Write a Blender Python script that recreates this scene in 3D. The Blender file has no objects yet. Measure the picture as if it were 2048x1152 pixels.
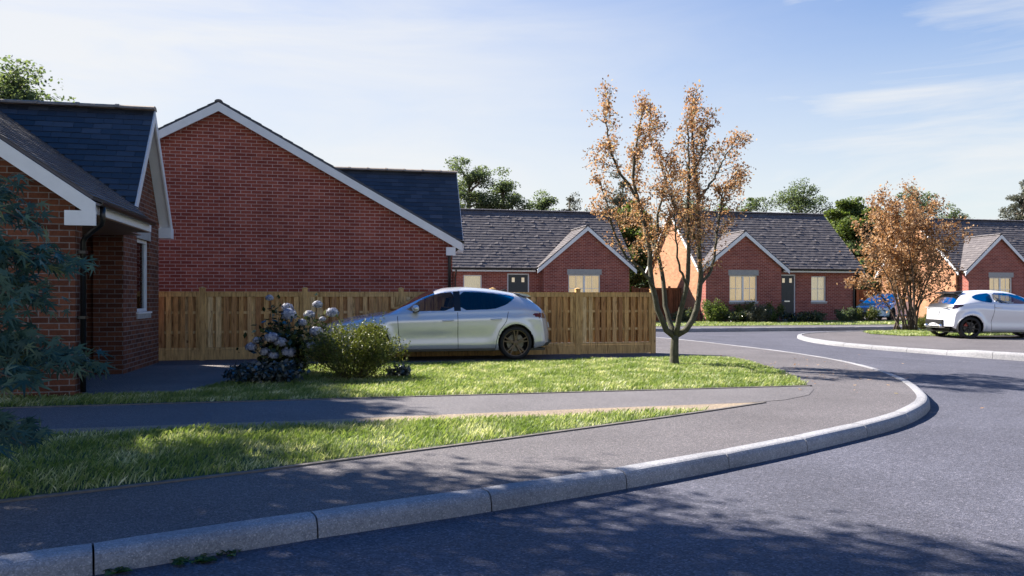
import bpy, bmesh, math, random
import numpy as np
from mathutils import Vector, Matrix
R = math.radians
random.seed(7)

# ------------------------------------------------------------------ camera, world, sun, exposure
scn = bpy.context.scene
C = scn.collection
cam_d = bpy.data.cameras.new("camera")
cam = bpy.data.objects.new("camera", cam_d)
C.objects.link(cam)
cam.location = (0, 0, 1.2)
cam.rotation_euler = (R(90), 0, R(-12))
cam_d.sensor_width = 36
cam_d.lens = 36 * 1500 / 2048
cam_d.shift_y = 21 / 2048
cam_d.clip_start = 0.05
cam_d.clip_end = 3000
scn.camera = cam

SUN_EL = 41.0
SKY_STRENGTH = 0.05
SKY_SAT = 1.8
CLOUD, CLOUD_COL = 0.9, (5.9, 5.9, 5.85, 1)
HAZE, HAZE_COL = 1.0, (5.4, 5.7, 5.7, 1)
SUN_H = Vector((-0.73, 0.683, 0)).normalized()       # where the sun stands, seen on the ground plan
SUN_AZ = math.atan2(SUN_H.x, SUN_H.y)                # clockwise from +Y
scn.view_settings.view_transform = 'Standard'
scn.view_settings.look = 'None'
scn.view_settings.exposure = 1.65
scn.view_settings.gamma = 1

w = bpy.data.worlds.new("World")
scn.world = w
w.use_nodes = True
nt = w.node_tree
for n in list(nt.nodes):
    nt.nodes.remove(n)
def wn(t, **k):
    n = nt.nodes.new(t)
    for a, b in k.items():
        setattr(n, a, b)
    return n
sky = wn('ShaderNodeTexSky', sky_type='NISHITA')
sky.sun_disc = False
sky.sun_elevation = R(SUN_EL)
sky.sun_rotation = SUN_AZ
sky.air_density = 1.0
sky.dust_density = 0.3
sky.ozone_density = 2.2
tc = wn('ShaderNodeTexCoord')
# thin high cloud: streaks stretched along the sky, by direction only
mp = wn('ShaderNodeMapping')
mp.inputs['Scale'].default_value = (1.6, 1.6, 9.0)
mp.inputs['Rotation'].default_value = (R(4), R(-7), R(20))
no = wn('ShaderNodeTexNoise')
no.inputs['Scale'].default_value = 1.7
no.inputs['Detail'].default_value = 9
no.inputs['Roughness'].default_value = 0.58
no.inputs['Distortion'].default_value = 0.5
rmp = wn('ShaderNodeValToRGB')
rmp.color_ramp.elements[0].position = 0.46
rmp.color_ramp.elements[0].color = (0, 0, 0, 1)
rmp.color_ramp.elements[1].position = 0.72
rmp.color_ramp.elements[1].color = (1, 1, 1, 1)
sep = wn('ShaderNodeSeparateXYZ')
# cloud veil thins out towards the zenith; pale band of haze low over the horizon
up_ = wn('ShaderNodeMapRange'); up_.inputs['From Min'].default_value = 0.34; up_.inputs['From Max'].default_value = 0.56
up_.inputs['To Min'].default_value = CLOUD; up_.inputs['To Max'].default_value = 0.0
mulc = wn('ShaderNodeMath', operation='MULTIPLY')
hz = wn('ShaderNodeMapRange', interpolation_type='SMOOTHSTEP'); hz.inputs['From Min'].default_value = 0.02; hz.inputs['From Max'].default_value = 0.50
hz.inputs['To Min'].default_value = HAZE; hz.inputs['To Max'].default_value = 0.0
mixh = wn('ShaderNodeMixRGB', blend_type='MIX')
mixh.inputs['Color2'].default_value = HAZE_COL
mixc = wn('ShaderNodeMixRGB', blend_type='MIX')
mixc.inputs['Color2'].default_value = CLOUD_COL
hsv = wn('ShaderNodeHueSaturation'); hsv.inputs['Saturation'].default_value = SKY_SAT
bg = wn('ShaderNodeBackground')
bg.inputs['Strength'].default_value = SKY_STRENGTH
wo = wn('ShaderNodeOutputWorld')
L = nt.links.new
L(tc.outputs['Generated'], mp.inputs['Vector'])
L(tc.outputs['Generated'], sep.inputs[0])
L(sep.outputs[2], up_.inputs['Value']); L(sep.outputs[2], hz.inputs['Value'])
L(mp.outputs['Vector'], no.inputs['Vector'])
L(no.outputs['Fac'], rmp.inputs['Fac'])
veil = wn('ShaderNodeMapRange', interpolation_type='SMOOTHSTEP'); veil.inputs['From Min'].default_value = -0.05; veil.inputs['From Max'].default_value = 0.80
veil.inputs['To Min'].default_value = 0.95; veil.inputs['To Max'].default_value = 0.0
mx_ = wn('ShaderNodeMath', operation='MAXIMUM')
L(sep.outputs[0], veil.inputs['Value']); L(veil.outputs[0], mx_.inputs[0]); L(rmp.outputs['Color'], mx_.inputs[1])
va = wn('ShaderNodeMath', operation='MULTIPLY_ADD'); va.inputs[1].default_value = 0.9; va.inputs[2].default_value = 0.45
vm = wn('ShaderNodeMath', operation='MULTIPLY', use_clamp=True)
L(no.outputs['Fac'], va.inputs[0]); L(va.outputs[0], vm.inputs[0]); L(veil.outputs[0], vm.inputs[1]); L(vm.outputs[0], mx_.inputs[0])
L(mx_.outputs[0], mulc.inputs[0]); L(up_.outputs[0], mulc.inputs[1])
L(sky.outputs['Color'], hsv.inputs['Color'])
tint = wn('ShaderNodeMixRGB', blend_type='MULTIPLY'); tint.inputs['Fac'].default_value = 1.0; tint.inputs['Color2'].default_value = (0.42, 0.96, 1.16, 1)
L(hsv.outputs['Color'], tint.inputs['Color1']); L(tint.outputs[0], mixh.inputs['Color1']); L(hz.outputs[0], mixh.inputs['Fac'])
L(mulc.outputs[0], mixc.inputs['Fac'])
L(mixh.outputs['Color'], mixc.inputs['Color1'])
L(mixc.outputs['Color'], bg.inputs['Color'])
L(bg.outputs['Background'], wo.inputs['Surface'])

sd = bpy.data.lights.new("sun", 'SUN')
sd.energy = 5.0
sd.angle = R(0.5)
sd.color = (1.0, 0.93, 0.84)
sun = bpy.data.objects.new("sun", sd)
C.objects.link(sun)
sv = Vector((SUN_H.x * math.cos(R(SUN_EL)), SUN_H.y * math.cos(R(SUN_EL)), math.sin(R(SUN_EL))))
sun.rotation_euler = sv.to_track_quat('Z', 'Y').to_euler()
sun.location = sv * 60

# ------------------------------------------------------------------ plan helpers: the estate grid is turned 12 degrees from the view
_c, _s = math.cos(R(12)), math.sin(R(12))
def ray(x, y):
    a = (x - 1024) / 1500; b = (597 - y) / 1500
    return Vector((a * _c + _s, -a * _s + _c, b))
def atY(x, y, Y):
    r = ray(x, y); t = Y / r.y
    return Vector((r.x * t, Y, 1.2 + r.z * t))
def atD(x, y, d):
    r = ray(x, y)
    return Vector((r.x * d, r.y * d, 1.2 + r.z * d))

def S(t):
    t = min(1, max(0, t)); return t * t * (3 - 2 * t)
def road_z(x, y):
    return -0.11 + 0.085 * S((y - 8.0) / 3.0) * (1 - 0.85 * S((x - 9.8) / 3.0))

# ------------------------------------------------------------------ materials
M = {}
def newmat(name):
    m = bpy.data.materials.new(name); m.use_nodes = True
    t = m.node_tree
    for n in list(t.nodes): t.nodes.remove(n)
    o = t.nodes.new('ShaderNodeOutputMaterial')
    M[name] = m
    return m, t, o
def N(t, ty, ins=None, **k):
    n = t.nodes.new(ty)
    for a, b in k.items(): setattr(n, a, b)
    if ins:
        for a, b in ins.items(): n.inputs[a].default_value = b
    return n
def rgba(c): return (c[0], c[1], c[2], 1)
def ramp(t, pts):
    n = t.nodes.new('ShaderNodeValToRGB')
    cr = n.color_ramp
    while len(cr.elements) < len(pts): cr.elements.new(0.5)
    for e, (p, c) in zip(cr.elements, pts):
        e.position = p; e.color = rgba(c)
    return n

def mat_plain(name, col, rough=0.5, metal=0.0, noise=0.15, nscale=8, bump=0.0, bscale=60, coat=0.0, spec=0.5, emit=None):
    m, t, o = newmat(name)
    p = N(t, 'ShaderNodeBsdfPrincipled', {'Roughness': rough, 'Metallic': metal, 'Coat Weight': coat, 'Specular IOR Level': spec})
    c = N(t, 'ShaderNodeTexCoord')
    n = N(t, 'ShaderNodeTexNoise', {'Scale': nscale, 'Detail': 5})
    t.links.new(c.outputs['Object'], n.inputs['Vector'])
    a = tuple(v * (1 - noise) for v in col); b = tuple(min(1, v * (1 + noise)) for v in col)
    r = ramp(t, [(0.3, a), (0.7, b)])
    t.links.new(n.outputs['Fac'], r.inputs['Fac'])
    t.links.new(r.outputs['Color'], p.inputs['Base Color'])
    if emit:
        p.inputs['Emission Color'].default_value = rgba(emit[0]); p.inputs['Emission Strength'].default_value = emit[1]
    if bump:
        n2 = N(t, 'ShaderNodeTexNoise', {'Scale': bscale, 'Detail': 4})
        t.links.new(c.outputs['Object'], n2.inputs['Vector'])
        bm = N(t, 'ShaderNodeBump', {'Strength': bump, 'Distance': 0.01})
        t.links.new(n2.outputs['Fac'], bm.inputs['Height'])
        t.links.new(bm.outputs['Normal'], p.inputs['Normal'])
    t.links.new(p.outputs[0], o.inputs[0])
    return m

def mat_brick(name, cols, mortar, bump=0.6):
    m, t, o = newmat(name)
    p = N(t, 'ShaderNodeBsdfPrincipled', {'Roughness': 0.88, 'Specular IOR Level': 0.25})
    g = N(t, 'ShaderNodeNewGeometry')
    sx = N(t, 'ShaderNodeSeparateXYZ'); t.links.new(g.outputs['Position'], sx.inputs[0])
    ad = N(t, 'ShaderNodeMath', operation='ADD')
    t.links.new(sx.outputs[0], ad.inputs[0]); t.links.new(sx.outputs[1], ad.inputs[1])
    cx = N(t, 'ShaderNodeCombineXYZ')
    t.links.new(ad.outputs[0], cx.inputs[0]); t.links.new(sx.outputs[2], cx.inputs[1])
    b = N(t, 'ShaderNodeTexBrick', {'Scale': 1.0, 'Mortar Size': 0.0075, 'Mortar Smooth': 0.25, 'Bias': -0.1,
          'Brick Width': 0.225, 'Row Height': 0.075, 'Color1': (0, 0, 0, 1), 'Color2': (1, 1, 1, 1), 'Mortar': (.5, .5, .5, 1)})
    t.links.new(cx.outputs[0], b.inputs['Vector'])
    r = ramp(t, list(zip([0.0, 0.35, 0.7, 1.0], cols)))
    t.links.new(b.outputs['Color'], r.inputs['Fac'])
    n = N(t, 'ShaderNodeTexNoise', {'Scale': 1.3, 'Detail': 6, 'Roughness': 0.65}); t.links.new(g.outputs['Position'], n.inputs['Vector'])
    r2 = ramp(t, [(0.3, (.78, .76, .76)), (0.7, (1.12, 1.1, 1.08))]); t.links.new(n.outputs['Fac'], r2.inputs['Fac'])
    n3 = N(t, 'ShaderNodeTexNoise', {'Scale': 42, 'Detail': 3}); t.links.new(g.outputs['Position'], n3.inputs['Vector'])
    r3 = ramp(t, [(0.3, (.8, .8, .8)), (0.7, (1.1, 1.1, 1.1))]); t.links.new(n3.outputs['Fac'], r3.inputs['Fac'])
    mx = N(t, 'ShaderNodeMixRGB'); mx.inputs['Color2'].default_value = rgba(mortar)
    t.links.new(b.outputs['Fac'], mx.inputs['Fac']); t.links.new(r.outputs['Color'], mx.inputs['Color1'])
    m1 = N(t, 'ShaderNodeMixRGB', blend_type='MULTIPLY'); m1.inputs['Fac'].default_value = 1
    t.links.new(mx.outputs[0], m1.inputs['Color1']); t.links.new(r2.outputs[0], m1.inputs['Color2'])
    m2 = N(t, 'ShaderNodeMixRGB', blend_type='MULTIPLY'); m2.inputs['Fac'].default_value = 1
    t.links.new(m1.outputs[0], m2.inputs['Color1']); t.links.new(r3.outputs[0], m2.inputs['Color2'])
    t.links.new(m2.outputs[0], p.inputs['Base Color'])
    iv = N(t, 'ShaderNodeMath', operation='SUBTRACT'); iv.inputs[0].default_value = 1
    t.links.new(b.outputs['Fac'], iv.inputs[1])
    a2 = N(t, 'ShaderNodeMath', operation='MULTIPLY_ADD'); a2.inputs[1].default_value = 0.25
    t.links.new(n3.outputs['Fac'], a2.inputs[0]); t.links.new(iv.outputs[0], a2.inputs[2])
    bm = N(t, 'ShaderNodeBump', {'Strength': bump, 'Distance': 0.006})
    t.links.new(a2.outputs[0], bm.inputs['Height']); t.links.new(bm.outputs['Normal'], p.inputs['Normal'])
    t.links.new(p.outputs[0], o.inputs[0])
    return m

def mat_island(name, pts, rough=0.6, trans=0.0, spec=0.4, tcol=None, metal=0.0, clump=None):
    """colour picked per loose piece (leaf, blade, tile, board)"""
    m, t, o = newmat(name)
    g = N(t, 'ShaderNodeNewGeometry')
    r = ramp(t, pts)
    src = g.outputs['Random Per Island']
    if clump:
        n = N(t, 'ShaderNodeTexNoise', {'Scale': clump, 'Detail': 3}); t.links.new(g.outputs['Position'], n.inputs['Vector'])
        mm = N(t, 'ShaderNodeMath', operation='MULTIPLY_ADD'); mm.inputs[1].default_value = 0.55
        m2 = N(t, 'ShaderNodeMath', operation='MULTIPLY_ADD'); m2.inputs[1].default_value = 1.5; m2.inputs[2].default_value = -0.5
        t.links.new(n.outputs['Fac'], m2.inputs[0])
        t.links.new(src, mm.inputs[0]); t.links.new(m2.outputs[0], mm.inputs[2])
        src = mm.outputs[0]
    t.links.new(src, r.inputs['Fac'])
    p = N(t, 'ShaderNodeBsdfPrincipled', {'Roughness': rough, 'Specular IOR Level': spec, 'Metallic': metal})
    t.links.new(r.outputs['Color'], p.inputs['Base Color'])
    if trans > 0:
        tr = N(t, 'ShaderNodeBsdfTranslucent')
        mul = N(t, 'ShaderNodeMixRGB', blend_type='MULTIPLY'); mul.inputs['Fac'].default_value = 1
        mul.inputs['Color2'].default_value = rgba(tcol or (1, 1, 1))
        t.links.new(r.outputs['Color'], mul.inputs['Color1']); t.links.new(mul.outputs[0], tr.inputs['Color'])
        mx = N(t, 'ShaderNodeMixShader'); mx.inputs[0].default_value = trans
        t.links.new(p.outputs[0], mx.inputs[1]); t.links.new(tr.outputs[0], mx.inputs[2])
        t.links.new(mx.outputs[0], o.inputs[0])
    else:
        t.links.new(p.outputs[0], o.inputs[0])
    return m

def mat_asphalt(name, col, grain=170, bump=0.5, patch=0.12, warm=(1.1, 1.03, .95), stone=0.5, rough=0.82):
    m, t, o = newmat(name)
    g = N(t, 'ShaderNodeNewGeometry')
    p = N(t, 'ShaderNodeBsdfPrincipled', {'Roughness': rough, 'Specular IOR Level': 0.35})
    v = N(t, 'ShaderNodeTexVoronoi', {'Scale': grain}); t.links.new(g.outputs['Position'], v.inputs['Vector'])
    n = N(t, 'ShaderNodeTexNoise', {'Scale': 0.8, 'Detail': 6, 'Roughness': .6}); t.links.new(g.outputs['Position'], n.inputs['Vector'])
    n2 = N(t, 'ShaderNodeTexNoise', {'Scale': 26, 'Detail': 5, 'Roughness': .7}); t.links.new(g.outputs['Position'], n2.inputs['Vector'])
    sv_ = N(t, 'ShaderNodeSeparateColor'); t.links.new(v.outputs['Color'], sv_.inputs[0])
    r0 = ramp(t, [(0.0, tuple(x * (1 - stone) for x in col)), (0.55, col), (0.9, tuple(x * (1 + stone * .6) for x in col)), (1.0, tuple(x * (1 + stone * 2.2) * y for x, y in zip(col, warm)))])
    t.links.new(sv_.outputs[0], r0.inputs['Fac'])
    r1 = ramp(t, [(0.3, (1 - patch,) * 3), (0.7, (1 + patch,) * 3)]); t.links.new(n.outputs['Fac'], r1.inputs['Fac'])
    r2 = ramp(t, [(0.3, (.8, .8, .82)), (0.7, (1.15, 1.13, 1.1))]); t.links.new(n2.outputs['Fac'], r2.inputs['Fac'])
    m1 = N(t, 'ShaderNodeMixRGB', blend_type='MULTIPLY'); m1.inputs['Fac'].default_value = 1
    m2 = N(t, 'ShaderNodeMixRGB', blend_type='MULTIPLY'); m2.inputs['Fac'].default_value = 1
    t.links.new(r0.outputs[0], m1.inputs['Color1']); t.links.new(r1.outputs[0], m1.inputs['Color2'])
    t.links.new(m1.outputs[0], m2.inputs['Color1']); t.links.new(r2.outputs[0], m2.inputs['Color2'])
    t.links.new(m2.outputs[0], p.inputs['Base Color'])
    hs = N(t, 'ShaderNodeMath', operation='MULTIPLY_ADD'); hs.inputs[1].default_value = .6
    t.links.new(n2.outputs['Fac'], hs.inputs[0]); t.links.new(v.outputs['Distance'], hs.inputs[2])
    bm = N(t, 'ShaderNodeBump', {'Strength': bump, 'Distance': 0.006})
    t.links.new(hs.outputs[0], bm.inputs['Height']); t.links.new(bm.outputs['Normal'], p.inputs['Normal'])
    t.links.new(p.outputs[0], o.inputs[0])
    return m

def mat_wood(name, pts):
    m, t, o = newmat(name)
    g = N(t, 'ShaderNodeNewGeometry')
    p = N(t, 'ShaderNodeBsdfPrincipled', {'Roughness': 0.75, 'Specular IOR Level': 0.3})
    r = ramp(t, pts)
    t.links.new(g.outputs['Random Per Island'], r.inputs['Fac'])
    mp_ = N(t, 'ShaderNodeMapping'); mp_.inputs['Scale'].default_value = (14, 14, 1.6)
    t.links.new(g.outputs['Position'], mp_.inputs['Vector'])
    n = N(t, 'ShaderNodeTexNoise', {'Scale': 2.0, 'Detail': 8, 'Roughness': .65, 'Distortion': .6}); t.links.new(mp_.outputs[0], n.inputs['Vector'])
    r1 = ramp(t, [(0.30, (.38, .29, .22)), (0.48, (.95, .92, .88)), (0.68, (1.35, 1.3, 1.2))]); t.links.new(n.outputs['Fac'], r1.inputs['Fac'])
    n2 = N(t, 'ShaderNodeTexNoise', {'Scale': 9, 'Detail': 2}); t.links.new(g.outputs['Position'], n2.inputs['Vector'])
    r2 = ramp(t, [(0.24, (.28, .2, .15)), (0.31, (1, 1, 1))]); t.links.new(n2.outputs['Fac'], r2.inputs['Fac'])
    m1 = N(t, 'ShaderNodeMixRGB', blend_type='MULTIPLY'); m1.inputs['Fac'].default_value = 1
    m2 = N(t, 'ShaderNodeMixRGB', blend_type='MULTIPLY'); m2.inputs['Fac'].default_value = .8
    t.links.new(r.outputs[0], m1.inputs['Color1']); t.links.new(r1.outputs[0], m1.inputs['Color2'])
    t.links.new(m1.outputs[0], m2.inputs['Color1']); t.links.new(r2.outputs[0], m2.inputs['Color2'])
    t.links.new(m2.outputs[0], p.inputs['Base Color'])
    bm = N(t, 'ShaderNodeBump', {'Strength': .25, 'Distance': 0.004})
    t.links.new(n.outputs['Fac'], bm.inputs['Height']); t.links.new(bm.outputs['Normal'], p.inputs['Normal'])
    t.links.new(p.outputs[0], o.inputs[0])
    return m

def mat_glass(name, tint, refl=0.12):
    m, t, o = newmat(name)
    tr = N(t, 'ShaderNodeBsdfTransparent', {'Color': rgba(tint)})
    gl = N(t, 'ShaderNodeBsdfGlossy', {'Roughness': 0.02})
    lw = N(t, 'ShaderNodeLayerWeight', {'Blend': 0.25})
    ma = N(t, 'ShaderNodeMath', operation='ADD'); ma.inputs[1].default_value = refl
    t.links.new(lw.outputs['Fresnel'], ma.inputs[0])
    mx = N(t, 'ShaderNodeMixShader')
    t.links.new(ma.outputs[0], mx.inputs[0]); t.links.new(tr.outputs[0], mx.inputs[1]); t.links.new(gl.outputs[0], mx.inputs[2])
    t.links.new(mx.outputs[0], o.inputs[0])
    return m

def mat_paint(name, col, metal=0.55, rough=0.28):
    m, t, o = newmat(name)
    p = N(t, 'ShaderNodeBsdfPrincipled', {'Base Color': rgba(col), 'Roughness': rough, 'Metallic': metal, 'Coat Weight': 0.7, 'Coat Roughness': 0.06})
    c = N(t, 'ShaderNodeTexCoord')
    n = N(t, 'ShaderNodeTexNoise', {'Scale': 900, 'Detail': 2}); t.links.new(c.outputs['Object'], n.inputs['Vector'])
    bm = N(t, 'ShaderNodeBump', {'Strength': .06, 'Distance': 0.001})
    t.links.new(n.outputs['Fac'], bm.inputs['Height']); t.links.new(bm.outputs['Normal'], p.inputs['Normal'])
    t.links.new(p.outputs[0], o.inputs[0])
    return m

mat_brick('brick_brown', [(.105, .036, .020), (.145, .050, .027), (.18, .065, .034), (.215, .082, .044)], (.23, .19, .175))
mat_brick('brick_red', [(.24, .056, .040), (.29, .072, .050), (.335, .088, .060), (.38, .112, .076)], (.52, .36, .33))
mat_brick('brick_gable_lit', [(.38, .18, .095), (.43, .21, .112), (.48, .24, .13), (.52, .27, .15)], (.47, .3, .2), bump=.3)  # paler brick for the gables: their sunlit brightness is put into the colour
mat_island('slate_blue', [(0, (.030, .036, .05)), (.5, (.042, .05, .068)), (.9, (.055, .064, .085)), (1, (.075, .083, .105))], rough=.5, spec=.5)
mat_island('slate_grey', [(0, (.105, .095, .099)), (.5, (.122, .11, .113)), (.88, (.14, .126, .127)), (1, (.165, .148, .147))], rough=.85, spec=.2)
mat_plain('ridge_clay', (.30, .24, .19), .8, bump=.2)
mat_plain('ridge_dark', (.10, .09, .095), .75, bump=.2)
mat_plain('white_upvc', (.74, .75, .77), .35, noise=.04)
mat_plain('soffit_shaded', (.26, .17, .14), .5, noise=.06)  # white soffit coloured dark brown: the porch shade is in the colour
mat_plain('stone', (.36, .35, .34), .85, noise=.12, nscale=14, bump=.3)
mat_plain('gutter_black', (.012, .012, .013), .3, noise=.1)
mat_plain('door_navy', (.022, .028, .036), .4, noise=.1)
mat_plain('metal', (.6, .6, .6), .25, metal=1, noise=.05)
mat_plain('curtain', (.78, .60, .36), .9, noise=.12, nscale=5, emit=((1.0, .72, .38), .14))  # cloth emits weakly to brighten the windows; no lamp stands inside
mat_plain('blind_glow', (.72, .66, .52), .9, noise=.08, nscale=5, emit=((1, .80, .52), .12))  # self-glowing too; brightens room walls, small windows and door panes
mat_plain('room_dark', (.05, .042, .036), .9)
mat_plain('lead', (.15, .15, .16), .6)
mat_asphalt('asphalt_road', (.078, .080, .104), grain=95, bump=.6, patch=.2, stone=.42)
mat_asphalt('asphalt_path', (.112, .104, .110), grain=150, bump=.5, patch=.16)
mat_asphalt('asphalt_garden', (.125, .118, .125), grain=190, bump=.35, patch=.14)
mat_asphalt('patio', (.17, .15, .14), grain=190, bump=.3, patch=.18)
mat_asphalt('buff_paving', (.25, .20, .145), grain=150, bump=.3, patch=.15)
mat_asphalt('kerb_stone', (.265, .268, .285), grain=160, bump=.3, patch=.25, stone=.25)
mat_plain('soil', (.045, .034, .024), .95, noise=.35, nscale=14, bump=.8, bscale=30)
mat_plain('field', (.045, .06, .025), .95, noise=.35, nscale=.6)
mat_plain('edging', (.13, .115, .105), .9, noise=.2, nscale=20)
mat_wood('fence_wood', [(0, (.28, .135, .055)), (.2, (.50, .28, .11)), (.45, (.60, .39, .17)), (.65, (.70, .53, .30)), (.82, (.54, .30, .12)), (1, (.32, .16, .07))])
mat_wood('fence_dark', [(0, (.10, .045, .025)), (.5, (.17, .075, .038)), (1, (.22, .10, .055))])
mat_wood('fence_frame', [(0, (.46, .29, .115)), (1, (.56, .37, .165))])
mat_island('grass_blade', [(0, (.09, .145, .03)), (.35, (.17, .24, .06)), (.62, (.27, .32, .13)), (.80, (.46, .47, .27)), (1, (.80, .75, .56))], rough=.5, trans=.4, tcol=(1.15, 1.2, .6), clump=2.2)
mat_plain('turf', (.045, .07, .016), .95, noise=.3, nscale=9, bump=.6, bscale=50)
mat_plain('bark', (.085, .062, .045), .9, noise=.4, nscale=18, bump=.9, bscale=45)
mat_plain('bark_green', (.062, .058, .036), .9, noise=.4, nscale=14, bump=.9, bscale=45)
mat_island('leaf_autumn', [(0, (.16, .085, .045)), (.3, (.30, .175, .09)), (.6, (.42, .27, .15)), (.82, (.54, .39, .25)), (.93, (.30, .26, .09)), (1, (.62, .52, .40))], rough=.6, trans=.5, tcol=(1.2, 1.0, .75))
mat_island('leaf_copper', [(0, (.19, .105, .05)), (.4, (.32, .19, .095)), (.75, (.43, .28, .15)), (1, (.54, .39, .24))], rough=.6, trans=.45, tcol=(1.2, 1, .75))
mat_island('leaf_dark', [(0, (.055, .080, .060)), (.5, (.10, .135, .085)), (.85, (.15, .185, .11)), (1, (.2, .23, .13))], rough=.7, trans=.55, tcol=(1.2, 1.25, .6))  # lightened towards blue-green in place of haze over the far trees
mat_island('leaf_mid', [(0, (.05, .078, .028)), (.5, (.10, .14, .042)), (.85, (.155, .195, .06)), (1, (.22, .24, .085))], rough=.65, trans=.5, tcol=(1.2, 1.25, .6))
mat_island('leaf_grey', [(0, (.06, .07, .05)), (.5, (.11, .12, .08)), (1, (.18, .17, .12))], rough=.6, trans=.3)
mat_island('leaf_yew', [(0, (.035, .052, .010)), (.4, (.075, .098, .018)), (.75, (.13, .148, .028)), (1, (.20, .20, .05))], rough=.45, trans=.35, tcol=(1.2, 1.2, .5))
mat_island('leaf_blue', [(0, (.012, .022, .022)), (.5, (.025, .04, .042)), (.9, (.05, .07, .08)), (1, (.09, .11, .13))], rough=.35, trans=.1, spec=.6)
mat_island('leaf_gloss', [(0, (.012, .022, .008)), (.6, (.03, .045, .014)), (.9, (.07, .085, .025)), (1, (.2, .2, .08))], rough=.25, trans=.2, spec=.6)
mat_island('leaf_maple', [(0, (.02, .055, .042)), (.5, (.04, .095, .07)), (.85, (.07, .13, .09)), (1, (.13, .16, .06))], rough=.55, trans=.25, spec=.35)
mat_island('petal', [(0, (.16, .18, .26)), (.4, (.30, .32, .40)), (.8, (.44, .45, .50)), (1, (.60, .58, .58))], rough=.6, trans=.2)
mat_paint('paint_silver', (.60, .62, .67), .40, .26)
mat_paint('paint_white', (.80, .80, .82), .15, .25)
mat_paint('paint_blue', (.30, .42, .62), .55, .26)
mat_plain('rubber', (.014, .014, .015), .8, noise=.2, nscale=30)
mat_plain('rim_bronze', (.10, .08, .07), .32, metal=.9, noise=.1)
mat_plain('rim_black', (.03, .03, .032), .35, metal=.6, noise=.1)
mat_plain('brake_disc', (.12, .115, .11), .4, metal=.9, noise=.2)
mat_plain('caliper_red', (.32, .05, .035), .45)
mat_plain('black_trim', (.012, .012, .014), .35)
mat_plain('car_interior', (.035, .034, .036), .8)
mat_plain('chrome', (.75, .75, .76), .12, metal=1, noise=.02)
mat_plain('plate_grey', (.45, .46, .45), .45, noise=.03)
mat_plain('lamp_red', (.10, .008, .012), .15, noise=.1, coat=.8)
mat_plain('lamp_smoke', (.022, .008, .010), .12, noise=.1, coat=.8)
mat_plain('lamp_clear', (.55, .57, .6), .08, metal=.4, noise=.15)
mat_glass('house_glass', (.86, .88, .87), .08)
mat_glass('car_glass', (.86, .88, .9), .02)
mat_glass('car_glass_tint', (.10, .12, .15), .08)

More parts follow.
